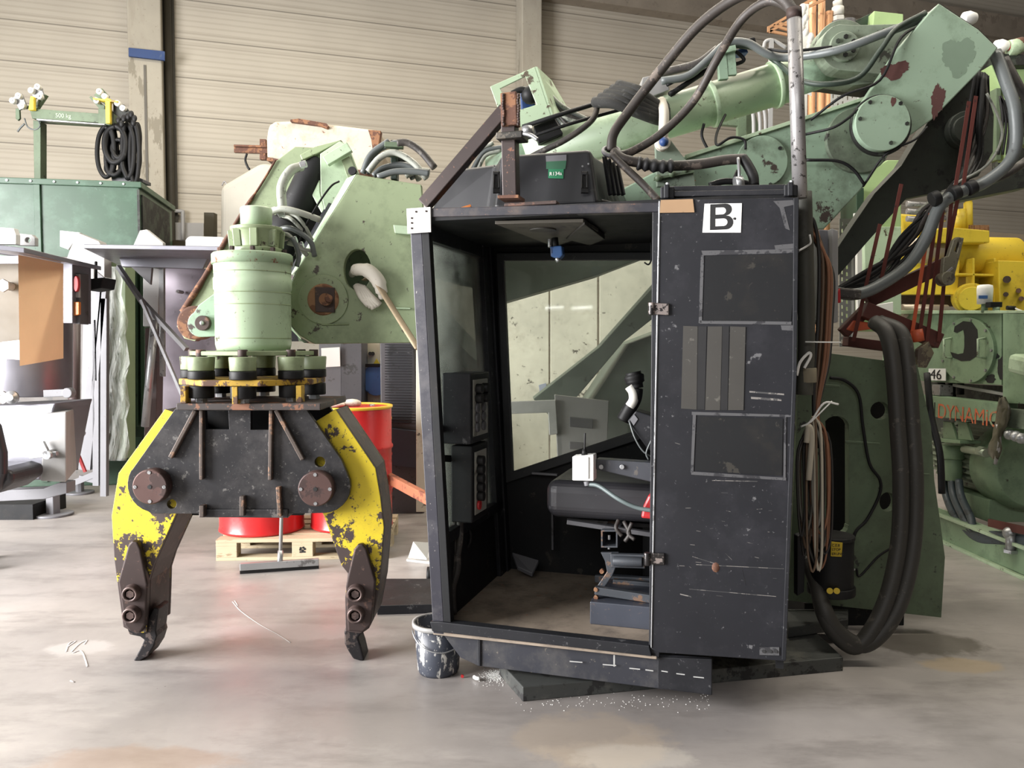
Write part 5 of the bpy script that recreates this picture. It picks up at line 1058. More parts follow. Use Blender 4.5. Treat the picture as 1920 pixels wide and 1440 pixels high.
for h_ in ([(1160, 975, .3), (1155, 990, .28), (1166, 1005, .28)], [(1170, 978, .3), (1180, 1000, .27), (1172, 1015, .27)], [(1185, 980, .28), (1178, 1000, .27), (1190, 1012, .26)]):
    m = MB(); m.tube([C.h(*q) for q in h_], .009, 8); m.build('seat_hose', HOSE, st)
# arm console, joystick, white box
ac = thing('arm_console', C.h(1180, 890, .26), 'black armrest console with a tilted keypad and a taped joystick beside the seat', 'console')
m = MB(); m.prism([C.h(x, y, .2) for x, y in ((1117, 861), (1226, 868), (1226, 905), (1117, 880))], C.ey * .07); m.build('arm', paint('arm_steel', (66, 68, 74), (92, 88, 84), .15, 10, .4, .2), ac, .004)
for x in (1128, 1167): m = MB(); c = C.h(x, 875, .2); m.cyl(c, c - C.ey * .012, .010, n=12); m.build('arm_bolt', ZINC, ac, .001)
m = MB(); m.prism([C.h(x, y, .3) for x, y in ((1176, 790), (1192, 770), (1230, 782), (1230, 852), (1214, 842))], C.ey * .12); m.build('keypad', GREY_DK if False else BLK, ac, .006)
m = MB(); m.prism([C.h(x, y, .295) for x, y in ((1181, 787), (1189, 777), (1196, 786), (1188, 798))], C.ey * .005); m.build('keypad_frame', GREY, ac)
m = MB(); m.tube([C.h(1168, 788, .35), C.h(1178, 770, .35), C.h(1190, 748, .35), C.h(1193, 728, .35)], .03, 12); js = m.build('joystick', RUBBER, ac)
m = MB(); m.tube([C.h(1193, 728, .35), C.h(1190, 712, .35), C.h(1187, 698, .35)], [.032, .042, .044, .034], 12); m.build('grip', RUBBER, js)
m = MB(); m.tube([C.h(1181, 762, .335), C.h(1188, 750, .335), C.h(1187, 735, .335), C.h(1180, 724, .335)], .022, 10); lab(m.build('tape_wrap', GAUGE, js), 'torn white tape')
for h_ in ([(1180, 790, .3), (1190, 820, .28), (1205, 845, .28), (1224, 858, .28)], [(1224, 820, .27), (1212, 848, .27), (1216, 862, .27)]):
    m = MB(); m.tube([C.h(*q) for q in h_], .004, 6); m.build('console_wire', HOSE_GREY, ac)
wb = thing('junction_box', C.h(1093, 880, .12), 'small white junction box with a short aerial in front of the seat', 'box')
m = MB(); m.prism([C.h(x, y, .15) for x, y in ((1073, 856), (1113, 853), (1113, 902), (1073, 901))], C.ey * .07); m.build('case', PAPER, wb, .004)
m = MB(); m.prism([C.h(x, y, .145) for x, y in ((1076, 860), (1104, 857), (1104, 898), (1076, 897))], C.ey * .006); m.build('lid', WHITE, wb, .002)
m = MB(); m.cyl(C.h(1096, 854, .18), C.h(1096, 842, .18), .014, n=12, r1=.009); m.cyl(C.h(1096, 842, .18), C.h(1097, 812, .18), .004, n=8); m.build('aerial', RUBBER, wb)
m = MB(); m.cyl(C.h(1100, 902, .18), C.h(1102, 910, .18), .014, n=12); m.build('cable_gland', GREY, wb, .001)
m = MB(); m.tube([C.h(1104, 908, .18), C.h(1124, 912, .16), C.h(1160, 936, .12), C.h(1195, 952, .12), C.h(1230, 958, .12)], .009, 10); tag(m.build('grey_cable', paint('sage_cable', (96, 108, 108), rough=.5)), 'grey-green cable from the white box across the seat', 'cable')
m = MB(); m.prism([C.h(x, y, .16) for x, y in ((1201, 972), (1206, 948), (1215, 930), (1232, 920), (1232, 975))], C.ey * .12); tag(m.build('red_bag', REDP, None, .01), 'red cover at the right edge of the seat cushion', 'cover')
# cream wall seen through the rear window
# strip lamps far back in the hall, behind the photographer, mirrored in the rear cab window
EM = bpy.data.materials.new('tube_glow'); EM.use_nodes = True; EM.node_tree.nodes['Principled BSDF'].inputs['Emission Color'].default_value = (1, 1, 1, 1); EM.node_tree.nodes['Principled BSDF'].inputs['Emission Strength'].default_value = 14
def mirrored(px, py, dist):
    q = C.h(px, py, D - .01); d = ray(px, py).normalized(); r = d - C.ey * (2 * d.dot(C.ey)); return q + r * dist
for (xa, xb, l) in ((1006, 1056, 'left strip lamp far back in the hall, mirrored in the rear cab window'), (1072, 1110, 'right strip lamp far back in the hall, mirrored in the rear cab window')):
    e0, e1 = mirrored(xa, 578, 28), mirrored(xb, 576, 28); t = thing('strip_lamp', (e0 + e1) / 2, l, 'lamp')
    m = MB(); m.bar(e0, e1, .07, .07); m.build('tube', EM, t); m = MB(); m.bar(e0 + Vector((0, 0, .08)), e1 + Vector((0, 0, .08)), .16, .06); m.build('housing', WHITE, t); m = MB(); q = (e0 + e1) / 2; m.bar(q + Vector((0, 0, .1)), Vector((q.x, q.y, 9.2)), .02, .02); m.build('suspension', GREY, t)
t = thing('cream_partition', P(1130, 1000, 6.6), 'smudged cream panelled partition seen through the rear cab window', 'partition')
CP = paint('smudged_cream', (206, 203, 186), (84, 78, 68), .15, 5, .6, 0, .05, (150, 144, 128), .12)
for (x0, x1) in ((780, 1029), (1032, 1120), (1124, 1420)):
    plate('panel', [(x0, 380), (x1, 380), (x1, 960), (x0, 960)], 6.5, .05, CP, t, bevel=.004)
_cp = t
lab(plate('taped_note', [(1010, 722), (1024, 718), (1026, 730), (1012, 736)], 6.48, .004, paint('note_blue_grey', (150, 156, 170)), t), 'small bluish note')

t = thing('pale_cover', P(1090, 900, 4.85), 'pale grey sheet with two dark patches and a white L shape behind the rear cab window', 'cover')
plate('sheet', [(1040, 740), (1142, 752), (1138, 850), (1110, 960), (1050, 960)], 4.85, .04, GREY_LT, t)
lab(plate('l_shape', [(930, 754), (1042, 750), (1046, 814), (1030, 816), (1028, 774), (930, 777)], 4.83, .03, WHITE, t), 'white L-shaped piece')  # white L-shaped plate just in front of the pale sheet
lab(plate('dark_patch', [(1068, 782), (1112, 786), (1112, 804), (1068, 800)], 4.84, .01, GREY_DK, t), 'dark patch'); lab(plate('dark_patch', [(1068, 828), (1095, 830), (1092, 842), (1068, 842)], 4.84, .01, GREY_DK, t), 'dark patch')

# ================================================================ on the roof
ACU = thing('roof_air_conditioner', C.w(.5, .5, zt), 'black plastic air conditioner housing on the cab roof', 'air conditioner')
zA0 = zt + .03; fb = .22; zA1 = C.l(C.h(1000, 287, fb + .04)).z
aL = C.l(C.h(926, 366, fb)).x; aR = C.l(C.h(1112, 366, fb)).x; aLL = C.l(C.h(800, 372, .45)).x; aRR = C.l(C.h(1172, 372, .5)).x
bot = [(aLL, .42), (aL - .07, .36), (aL, fb), (aR + .02, fb), (aRR - .05, .34), (aRR, .5), (aRR, D - .05), (aLL, D - .05)]
top = [(aLL + .14, .46), (aL - .05, .41), (aL + .02, fb + .04), (aR - .02, fb + .04), (aRR - .12, .38), (aRR - .10, .52), (aRR - .10, D - .10), (aLL + .14, D - .10)]
PL = paint('matt_black_plastic', (27, 28, 32), (50, 50, 52), .04, 9, .42, 0, .08)
m = MB(); m.loft([C.w(a, b, zA0) for a, b in bot], [C.w(a, b, zA1) for a, b in top]); m.build('housing', PL, ACU, .018, 4)
for x in (931, 1096):
    m = MB(); m.bar(C.h(x, 322, fb + .0), C.h(x, 362, fb - .02), .03, .012, (0, -1, 0)); m.tube([C.h(x - 4, 325, fb - .02), C.h(x - 5, 352, fb - .03), C.h(x + 5, 352, fb - .03), C.h(x + 4, 325, fb - .02)], .004, 6, 1); m.cyl(C.h(x - 5, 325, fb - .02), C.h(x + 5, 325, fb - .02), .008, n=8); lt_ = m.build('latch', RUBBER, ACU, .002)
    m = MB(); [m.cyl(C.h(x + dx, 310 - dx * .4, fb + .01), C.h(x + dx, 310 - dx * .4, fb), .004, n=8) for dx in (-4, 7)]; m.build('latch_rivets', ZINC, lt_)
for k in range(4):
    m = MB(); m.bar(C.h(1133 + 8 * k, 292 + k * 6, .36 + k * .04), C.h(1145 + 8 * k, 366, .34 + k * .04), .012, .02); m.build('side_rib', PL, ACU, .003)
def acp(x, y, o=.004):
    a = C.l(C.h(x, y, fb + .02)); k = (a.z - zA0) / (zA1 - zA0); return C.h(x, y, fb + .04 * k - o)
m = MB(); m.prism([acp(*q) for q in ((1023, 292), (1062, 290), (1062, 301), (1024, 303))], C.ey * .002); m.build('type_label', GREY, ACU)
m = MB(); m.prism([acp(*q) for q in ((1024, 303), (1062, 301), (1060, 317), (1024, 317))], C.ey * .002); lab(m.build('refrigerant_label', paint('dim_green_label', (46, 96, 70), rough=.6), ACU), 'dark green label')
m = MB(); m.prism([acp(*q) for q in ((1028, 317), (1057, 317), (1056, 335), (1028, 334))], C.ey * .002); rl = lab(m.build('refrigerant_label', GREENST, ACU), 'green sticker reading R134a')
text('lettering', 'R134a', .022, PAPER, rl, acp(1030, 329.5, .006), C.ex, C.ez, .0005)
plate('clutter_tray', [(840, 362), (902, 362), (902, 378), (840, 378)], 3.75, .1, BLK_IN, ACU) if False else None
# rusty steel mast with brace
mt = thing('welded_bracket', C.w(.42, .04, zt), 'rusty square steel post with a diagonal brace welded on the cab roof corner', 'bracket')
STB = paint('brown_square_tube', (64, 54, 52), (118, 80, 62), .17, 9, .45, .4, .2)
p0, p1 = C.h(958, 376, .04), C.h(958, 230, .04); wd = 27 * 3.35 / F
m = MB(); m.bar(C.h(959, 375, .04), C.h(956, 232, .04), wd, wd, (C.ey.x, C.ey.y, 0)); m.build('post', STB, mt, .004)
m = MB(); m.bar(C.h(958, 238, .02), C.h(956, 176, .02), wd * 1.12, wd * .9, (C.ey.x, C.ey.y, 0)); m.build('post_head', RUST, mt, .004)
for x in (944, 972):
    m = MB()
    for k in range(12): m.ball(C.h(x + random.uniform(-1, 1), 178 + k * 5, -.01), .007, 6)
    m.build('weld_seam', RUST_DK, mt)
m = MB(); m.bar(C.h(949, 206, .05), C.h(796, 384, .05), .055, .05, (C.ey.x, C.ey.y, 0)); m.build('brace', STB, mt, .004)
m = MB(); m.box(tuple(C.l(C.h(931, 262, -.01)) + Vector((0, -.01, 0))), tuple(C.l(C.h(980, 245, -.01)) + Vector((0, .09, 0))), C); cl = m.build('clamp_block', paint('clamp_dark', (58, 56, 52), (90, 84, 76), .2, 12, .5, .4), mt, .004)
m = MB(); m.cyl(C.h(988, 238, 0), C.h(990, 252, 0), .022, n=12); m.tube([C.h(982, 250, -.02), C.h(996, 254, -.03), C.h(1008, 262, -.03)], .008, 8); m.build('wing_bolt', ZINC, cl)
m = MB(); m.bar(C.h(940, 373, .02), C.h(978, 372, .02), .10, .012, (0, 0, 1)); m.build('foot', RUST, mt)
# tall steel pole and its hoses
PY = 3.12
t = thing('steel_pole', P(1495, 380, PY), 'tall mottled bare steel pole at the right end of the cab', 'pole')
m = MB(); m.tube([P(1489, 22, PY), P(1500, 372, PY)], .0275, 20, 1); m.build('tube', STEEL, t)
m = MB(); m.tube([P(1488.5, 16, PY), P(1489.5, 36, PY)], .0285, 20, 1); m.build('end_sleeve', RUST_DK, t)
BIGH = paint('thick_hose', (66, 60, 56), (104, 94, 86), .2, 14, .55, 0, .2)
hs = [([(1487, 22, 3.12), (1470, 0, 3.15), (1438, -14, 3.2), (1385, -6, 3.3), (1310, 48, 3.4), (1240, 130, 3.5), (1182, 205, 3.55), (1151, 250, 3.55), (1146, 284, 3.55)], .0215, 'upper thick hose arching left from the top of the steel pole'),
      ([(1487, 20, 3.14), (1460, 4, 3.2), (1430, 6, 3.25), (1388, 40, 3.35), (1345, 110, 3.4), (1300, 190, 3.5), (1240, 250, 3.55), (1185, 284, 3.58), (1155, 292, 3.58)], .018, 'lower thick hose arching left from the top of the steel pole'),
      ([(1150, 285, 3.53), (1168, 298, 3.5), (1200, 305, 3.5), (1250, 311, 3.5), (1310, 308, 3.5), (1360, 300, 3.5), (1396, 298, 3.5)], .022, 'thick horizontal hose behind the cab roof right of the air conditioner'),
      ([(1148, 290, 3.5), (1170, 312, 3.48), (1205, 345, 3.46), (1234, 376, 3.44)], .016, 'thick hose slanting down to the cab roof edge right of the air conditioner')]
for a, r, l in hs: tag(hose('thick_hose', a, r, BIGH, None, 14), l, 'hose')
t = thing('hose_joint', P(1230, 310, 3.5), 'bulging taped joint on the horizontal thick hose', 'joint')
m = MB(); pp = [P(1195, 306, 3.48), P(1215, 309, 3.48), P(1240, 312, 3.48), P(1262, 311, 3.48)]; m.tube(pp, [.026 + .005 * math.sin(k * 1.6) for k in range(19)], 14); m.build('tape', paint('tape_black', (40, 40, 42), rough=.55), t)
m = MB(); c = P(1146, 284, 3.54); m.tube([c + Vector((.034 * math.cos(a), .0, .026 * math.sin(a))) + Vector((0, .03 * math.sin(a), 0)) for a in [k * .524 for k in range(13)]], .010, 8); tag(m.build('steel_ring', GREY), 'grey ring holding the hoses at the air conditioner corner', 'ring')
m = MB(); m.tube([P(1392, 296, 3.5), P(1402, 310, 3.48), P(1412, 330, 3.46), P(1414, 348, 3.45)], .022, 10); m.tube([P(1330, 348, 3.5), P(1360, 340, 3.5), P(1400, 344, 3.5), P(1420, 352, 3.48)], .014, 8); m.tube([P(1384, 320, 3.5), P(1376, 340, 3.5)], .010, 8)
tag(m.build('hose_tangle', RUBBER), 'black hose connectors bunched above the cab door rails', 'hose')
m = MB(); m.tube([P(1384, 296, 3.48), P(1386, 325, 3.46), P(1384, 350, 3.46)], .007, 8); m.cyl(P(1378, 345, 3.45), P(1392, 342, 3.45), .03, n=14); tag(m.build('hose_clip', ZINC), 'bright metal clip under the end of the horizontal hose', 'clip')
# ================================================================ slabs under the cab
SLAB = paint('slab_grimy', (74, 76, 74), (44, 44, 44), .30, 8, .5, .2, .15, (110, 108, 100), .2)
m = MB(); T = .062
A = [FZ(979, 1316), FZ(1581, 1250), FZ(1570, 1185), FZ(1200, 1190), FZ(936, 1282)]
fr3 = [FZ(980, 1316), FZ(1330, 1283)]
m.prism([Vector((p.x, p.y, 0)) for p in [FZ(980, 1316), FZ(1581, 1258), FZ(1500, 1180), FZ(1100, 1200), FZ(936, 1266)]], (0, 0, T))
sl = tag(m.build('base_slab', SLAB, None, .004), 'big grimy steel slab on the floor under the black cab', 'slab')
t2 = MB(); t2.prism([FZ(1478, 1196, .065), FZ(1590, 1180, .065), FZ(1590, 1160, .065), FZ(1470, 1160, .065)], (0, 0, .05)); tag(t2.build('packing_block', SLAB, None, .004), 'smaller dark steel block on the slab behind the cab door', 'block')
for (x, y) in ((983, 1290), (1092, 1280), (1480, 1240), (1560, 1232)):
    pass
# dark block standing in for the shadow under the crane base
m = MB(); A = P(1640, 1100, 4.4); m.box((A.x - .5, 4.1, 0), (A.x + .02, 4.7, .12)); tag(m.build('base_shadow_block', BLK_IN, None, .004), 'dark block in place of the shadow under the green base plate', 'beam')

# ================================================================ big hose loop hanging at right
HB = paint('big_black_hose', (50, 48, 44), (72, 68, 62), .15, 12, .55, 0, .15)
for i, (dx, l) in enumerate(((0, 'left one of two thick black hoses looping almost to the floor'), (27, 'right one of two thick black hoses looping almost to the floor'))):
    pts = [(1640 + dx * .3, 604, 3.95), (1662 + dx, 625, 3.86), (1675 + dx, 690, 3.8), (1683 + dx, 800, 3.75), (1689 + dx, 900, 3.7), (1686 + dx, 1010, 3.66), (1668 + dx, 1105, 3.62), (1640 + dx * .9, 1172, 3.6), (1605 + dx * .5, 1212 - dx * .1, 3.6), (1570, 1192 - dx * .3, 3.6), (1545, 1150 - dx * .3, 3.62), (1532, 1095, 3.7), (1515, 1050, 3.8)]
    m = MB(); m.tube([P(*p) for p in pts], .037, 16, 8); tag(m.build('loop_hose', HB), l, 'hose', 'thick black hoses looping at the crane base')
# vertical black hose behind the cab door and sleeve
t = thing('vertical_hose', P(1512, 700, 3.35), 'thick black hose hanging straight down behind the cab door edge', 'hose')
m = MB(); m.tube([P(1506, 360, 3.3), P(1510, 500, 3.3), P(1512, 640, 3.3), P(1508, 740, 3.3)], .034, 14); m.build('hose', paint('dusty_hose', (74, 74, 66), (54, 54, 48), .25, 9, .6, 0, .2), t)
m = MB(); m.tube([P(1513, 690, 3.3), P(1513, 717, 3.3)], .038, 14, 1); lab(m.build('collar', paint('beige_sleeve', (136, 128, 108), rough=.7), t, .002), 'beige sleeve')
m = MB(); m.tube([P(1494, 704, 3.24), P(1500, 680, 3.24), P(1516, 662, 3.24), P(1520, 668, 3.24), P(1508, 690, 3.24)], .006, 6, 4, flat=.5); lab(m.build('cable_tie', PAPER, t), 'white cable tie'); m = MB(); m.tube([P(1498, 470, 3.24), P(1512, 462, 3.24), P(1520, 455, 3.22), P(1518, 440, 3.22)], .004, 6); lab(m.build('cable_tie', PAPER, t), 'white cable tie'); m = MB(); m.tube([P(1510, 641, 3.24), P(1576, 642, 3.24)], .003, 6, 1); lab(m.build('cable_tie', PAPER, t), 'white cable tie')
# grey equipment cabinet
t = thing('grey_wall_cabinet', P(1555, 610, 3.75), 'grey flat steel cabinet hanging behind the hoses right of the cab', 'cabinet')
plate('case', [(1536, 430), (1562, 432), (1562, 606), (1536, 606)], 3.75, .25, GREY, t, bevel=.004)
plate('lid', [(1560, 428), (1572, 432), (1572, 604), (1562, 606)], 3.70, .28, GREY_LT, t, bevel=.004)
lab(plate('red_flap', [(1570, 546), (1576, 540), (1577, 568), (1570, 568)], 3.7, .02, REDP, t), 'red flap')
# cable bundles hanging
random.seed(31)
bl = thing('cable_bundle', P(1525, 1040, 3.3), 'tied bundle of brown, white and black cables hanging beside the cab door', 'cables')
WIRES = [paint('wire_brown', (108, 88, 70), rough=.6), paint('wire_black', (40, 38, 36), rough=.5), paint('wire_white', (190, 182, 164), rough=.6), paint('wire_copper', (140, 96, 70), rough=.6), paint('wire_grey', (110, 108, 100), rough=.6)]
for i in range(22):
    x = 1522 + random.uniform(-20, 26); wd = random.uniform(5, 16); bt = random.uniform(960, 1070); tp = random.uniform(780, 800); y0 = 3.3 + random.uniform(-.04, .08)
    if x > 1536: mt_ = random.choice((WIRES[0], WIRES[3], WIRES[3], WIRES[1]))
    else: mt_ = random.choice((WIRES[1], WIRES[2], WIRES[4], WIRES[0], WIRES[1]))
    m = MB(); m.tube([P(1524, tp, y0), P(x - wd, tp + 50, y0), P(x - wd, bt - 60, y0), P(x - wd * .4, bt - 10, y0), P(x + wd * .3, bt, y0), P(x + wd, bt - 50, y0), P(x + wd * .8, tp + 40, y0), P(1528, tp + 2, y0)], random.uniform(.004, .007), 6, 4); m.build('cable_loop', mt_, bl)
m = MB(); m.tube([P(1512, 830, 3.24), P(1516, 800, 3.24), P(1522, 820, 3.24), P(1516, 900, 3.24)], .012, 8); lab(m.build('cable_loop', WIRES[2], bl), 'thick white cable'); m = MB(); m.tube([P(1502, 800, 3.25), P(1520, 790, 3.22), P(1545, 756, 3.2), P(1572, 758, 3.2)], .004, 6); m.tube([P(1520, 792, 3.22), P(1560, 752, 3.2)], .003, 6, 1); lab(m.build('tie', PAPER, bl), 'white cable tie')
ub = thing('hanging_wires', P(1540, 450, 3.5), 'brown and black wires hanging in long loops beside the grey cabinet', 'cables')
for i in range(12):
    x = 1528 + i * 2.4; m = MB(); y0 = 3.42 + random.uniform(-.05, .08)
    m.tube([P(1504, 470 + i * 4, y0), P(1512, 415 + i * 2, y0), P(1526 + i, 415 + i * 5, y0), P(x + 8, 480 + i * 3, y0), P(x + 6, 600, y0), P(x, 680, y0), P(1526 + i * .8, 770, y0), P(1534 + i, 840, y0)], random.choice((.006, .008, .010)), 7, 5); m.build('wire', random.choice(WIRES[:2] + [WIRES[3], WIRES[1], WIRES[4]]), ub)
# black pump with yellow label
t = thing('lubrication_pump', P(1560, 1115, 3.7), 'black pump reservoir with a yellow lettered label low on the green base plate', 'pump')
m = MB(); c0, c1 = P(1558, 1112, 3.72), P(1558, 1010, 3.72); m.cyl(c0, c1, .10, n=30); m.cyl(c0, c0 + Vector((0, 0, .04)), .108, n=30); m.cyl(c1, c1 + Vector((0, 0, .02)), .106, n=30); m.build('reservoir', RUBBER, t, .004)
ylb = plate('label', [(1559, 1016), (1580, 1018), (1578, 1044), (1558, 1043)], 3.60, .006, YLAB, t, bevel=0); lab(ylb, 'yellow lettered label')
for i, s_ in enumerate(('C.E.8', 'STOP', 'ERUNG')): text('lettering', s_, .017, INK, ylb, P(1559.5, 1025 + i * 8, 3.597), (1, 0, 0), (0, 0, 1), .0005)
m = MB(); [m.cyl(P(x, 1108, 3.62), P(x, 1108, 3.6), .014, n=14) for x in (1556, 1569)]; lab(m.build('sight_glass', YLAB, t), 'yellow round gauges')
plate('bracket', [(1495, 1005), (1512, 1000), (1508, 1110), (1495, 1118)], 3.7, .05, BLK, t)

# ================================================================ red brown steelwork and straps right of the crane
t = thing('tension_frame', P(1640, 580, 4.4), 'red-brown V-shaped steel frame hung under the crane arm', 'frame')
m = MB(); m.bar(P(1618, 580, 4.2), P(1760, 640, 4.2), .06, .08); m.build('lower_beam', REDBR, t, .004)
m = MB(); m.bar(P(1625, 565, 4.3), P(1768, 497, 4.3), .05, .075); m.build('upper_beam', REDBR, t, .004)
m = MB(); m.bar(P(1580, 625, 4.25), P(1622, 582, 4.25), .05, .06); m.bar(P(1585, 640, 4.3), P(1700, 655, 4.3), .08, .05); m.build('side_beam', REDBR, t, .004)
m = MB(); m.prism(poly([(1586, 618), (1600, 600), (1640, 606), (1644, 616), (1600, 622)], 4.22), (0, .08, 0)); lab(m.build('orange_wedge', ORANGE, t, .008), 'orange plastic wedge'); m = MB(); m.cyl(P(1718, 618, 4.15), P(1722, 640, 4.15), .03, n=12); m.tube([P(1675, 630, 4.15), P(1692, 645, 4.15), P(1690, 658, 4.15)], .03, 8); lab(m.build('orange_wedge', ORANGE, t), 'orange plastic grip')
plate('end_lug', [(1722, 655), (1742, 640), (1752, 662), (1738, 690), (1720, 688)], 4.1, .04, paint('lug_khaki', (120, 112, 90), (80, 70, 60), .3, 9), t)
strp = [((1690, 345), (1648, 545)), ((1650, 420), (1600, 640)), ((1760, 378), (1722, 640)), ((1770, 378), (1738, 640)), ((1784, 376), (1760, 640)), ((1796, 372), (1770, 500)), ((1817, 190), (1790, 360)), ((1745, 400), (1708, 640)), ((1830, 180), (1806, 350))]
sl_ = ['red-brown strap nearest the grey cabinet, slanting down behind the arm', 'thin dark red strap at the far left of the straps', 'dark red strap left of the ratchet in the bundle of straps', 'second dark red strap from the ratchet on its left', 'dark red strap passing just left of the ratchet', 'short dark red strap running into the ratchet', 'long red-brown strap over the elbow hoses', 'orange-red strap in the middle of the straps', 'narrow red-brown strap at the right side of the elbow hoses']
for i, ((x0, y0), (x1, y1)) in enumerate(strp):
    m = MB(); m.bar(P(x0, y0, 4.15), P(x1, y1, 4.15), .019, .004, (0, -1, 0)); tag(m.build('lashing_strap', ORANGE if i == 7 else paint('strap_red', (96, 44, 36), (60, 32, 28), .1, 20, .8)), sl_[i], 'strap', 'red lashing straps under the crane elbow')
t = thing('strap_ratchet', P(1780, 520, 4.05), 'dull steel strap ratchet hanging under the crane elbow', 'ratchet')
RG = paint('ratchet_khaki', (122, 118, 100), (86, 80, 70), .25, 14, .45, .4)
plate('frame', [(1788, 450), (1796, 444), (1808, 446), (1800, 480), (1792, 510), (1788, 530), (1776, 534), (1766, 528), (1770, 482), (1778, 480)], 4.05, .03, RG, t, holes=[[(1790, 470), (1797, 452), (1800, 455), (1794, 474)]])
m = MB(); c = P(1779, 522, 4.03); m.cyl(c, c + Vector((0, .07, 0)), .035, n=18); m.build('spool', RG, t, .003)
m = MB(); m.bar(P(1774, 512, 4.04), P(1786, 502, 4.04), .01, .01); m.build('pawl', STEEL, t)

# ================================================================ perforated cable trays, lime column, copper pipes (back right)
def perf(name, px, Y, label, extra=()):
    t = thing(name, P(sum(p[0] for p in px) / 4, px[2][1], Y), label, 'cable tray'); hs = []
    x0, x1 = px[0][0], px[1][0]; y0, y1 = px[0][1], px[2][1]; nx = max(2, int((x1 - x0) / 9))
    k = 0; y = y0 + 10
    while y < y1 - 8 and k < 26:
        for i in range(nx):
            cx_ = x0 + (i + .5) * (x1 - x0) / nx; o = 3.5 if i % 2 else 0
            hs.append([(cx_ - 1.6, y - 4 + o), (cx_ + 1.6, y - 4 + o), (cx_ + 1.6, y + 3 + o), (cx_ - 1.6, y + 3 + o)])
        y += 13; k += 1
    plate('tray_sheet', px, Y, .006, PERF, t, holes=hs, bevel=0)
    plate('tray_edge', [(px[1][0] - 2, px[1][1]), (px[1][0] + 2, px[1][1]), (px[2][0] + 2, px[2][1]), (px[2][0] - 2, px[2][1])], Y - .03, .06, PERF, t); return t
perf('perforated_tray', [(1558, 145), (1612, 145), (1612, 300), (1558, 300)], 5.9, 'pale perforated cable tray behind the crane boom near the copper pipes')
perf('perforated_tray', [(1574, 410), (1602, 410), (1602, 650), (1574, 650)], 4.9, 'perforated grey cable tray right of the grey cabinet')
m = MB(); m.bar(P(1609, 415, 5.2), P(1611, 600, 5.2), .035, .03); m.bar(P(1604, 400, 5.25), P(1600, 520, 5.25), .02, .02); tag(m.build('white_pipe', PAPER), 'white upright pipe right of the perforated grey tray', 'pipe')
t = thing('lime_green_rack_bay', P(1680, 700, 6.2), 'light green painted steel column and box behind the crane elbow', 'column')
plate('column', [(1618, 330), (1664, 300), (1690, 300), (1690, 620), (1618, 620)], 6.2, .4, G_LIME, t, bevel=.006)
lab(plate('dark_panel', [(1606, 352), (1620, 352), (1620, 415), (1606, 415)], 6.1, .3, GD2, t), 'dark green side')
plate('base_panel', [(1620, 425), (1690, 425), (1690, 590), (1624, 590)], 6.1, .1, G_TANK if False else G_LIGHT, t)
plate('top_box', [(1639, 20), (1694, 26), (1694, 70), (1636, 60)], 6.4, .5, G_LIME, t, bevel=.006)
lab(plate('dark_panel', [(1600, 40), (1639, 22), (1639, 60), (1604, 60)], 6.5, .4, GD2, t), 'dark green side')
lab(plate('white_sheet', [(1624, 574), (1675, 566), (1675, 592), (1626, 592)], 5.6, .02, PAPER, t), 'white sheet')
t = thing('lime_green_rack', P(1900, 500, 6.6), 'light green rack with stored parts at the top right corner', 'rack')
plate('shelf', [(1868, 100), (1990, 104), (1990, 122), (1880, 122)], 6.6, .5, G_DARK, t)
plate('beam', [(1858, 122), (1990, 122), (1990, 165), (1876, 165)], 6.7, .3, G_LIME, t)
for x in (1868, 1884): plate('post', [(x, 165), (x + 9, 165), (x + 9, 300), (x, 300)], 6.7, .1, G_LIME if x > 1870 else G_BASE, t)
plate('cross_rail', [(1840, 250), (1990, 262), (1990, 276), (1840, 266)], 6.8, .1, G_BASE, t)
for n_, (x, y, r_, mt_, lb__) in enumerate(((1878, 88, .05, PAPER, 'white round fitting with a red end on the green rack'), (1905, 90, .06, G_LIGHT, 'pale green machined part on the green rack'), (1915, 84, .05, RUST, 'brown part at the right end of the green rack'), (1818, 36, .035, PAPER, 'small white cap on top of the crane elbow edge'))):
    m = MB(); c = P(x, y, 6.6 if n_ < 3 else 4.4); m.lathe([(0, r_), (r_, r_ * 1.1), (r_ * 2, r_ * .7)], c - Vector((r_, 0, 0)), (1, 0, .1), 16); tt_ = thing('stored_fitting', c, lb__, 'fitting'); m.build('body', mt_, tt_, .004)
    if n_ == 0: m = MB(); m.cyl(c + Vector((r_, 0, 0)), c + Vector((r_ * 1.8, 0, 0)), r_ * .6, n=12); m.build('red_end', REDP, tt_)
t = thing('dark_hose_rack', P(1860, 320, 6.0), 'dark frame with hanging hoses behind the elbow at the right', 'frame')
plate('panel', [(1870, 165), (1925, 165), (1925, 320), (1872, 320)], 7.2, .1, G_DARK, t)
m = MB(); [m.tube([P(1875, 180, 6.5), P(1880 + k * 6, 230, 6.5), P(1872 + k * 8, 290, 6.5)], .012, 6) for k in range(5)]; m.build('hoses', RUBBER, t)
for i, (pts, lb__) in enumerate((([(1524, -20), (1524, 210)], 'copper pipe nearest the steel pole top'), ([(1541, -20), (1541, 212)], 'second upright copper pipe behind the pole top'), ([(1555, 22), (1557, 110)], 'short copper pipe right of the pair'), ([(1506, 40), (1508, 92)], 'thin copper pipe hidden beside the pole'))):
    m = MB(); m.tube([P(*pts[0], 6.4), Vector((P(*pts[1], 6.4).x, P(*pts[1], 6.4).y, 0))], .028, 12, 1); m.tube([P(pts[-1][0], pts[-1][1] if i > 1 else 90, 6.4), P(pts[-1][0] - 1, 140 if i > 1 else 160, 6.4)], .02, 8, 1); tag(m.build('copper_pipe', COPPER), lb__, 'pipe', 'copper pipes behind the steel pole')
m = MB()
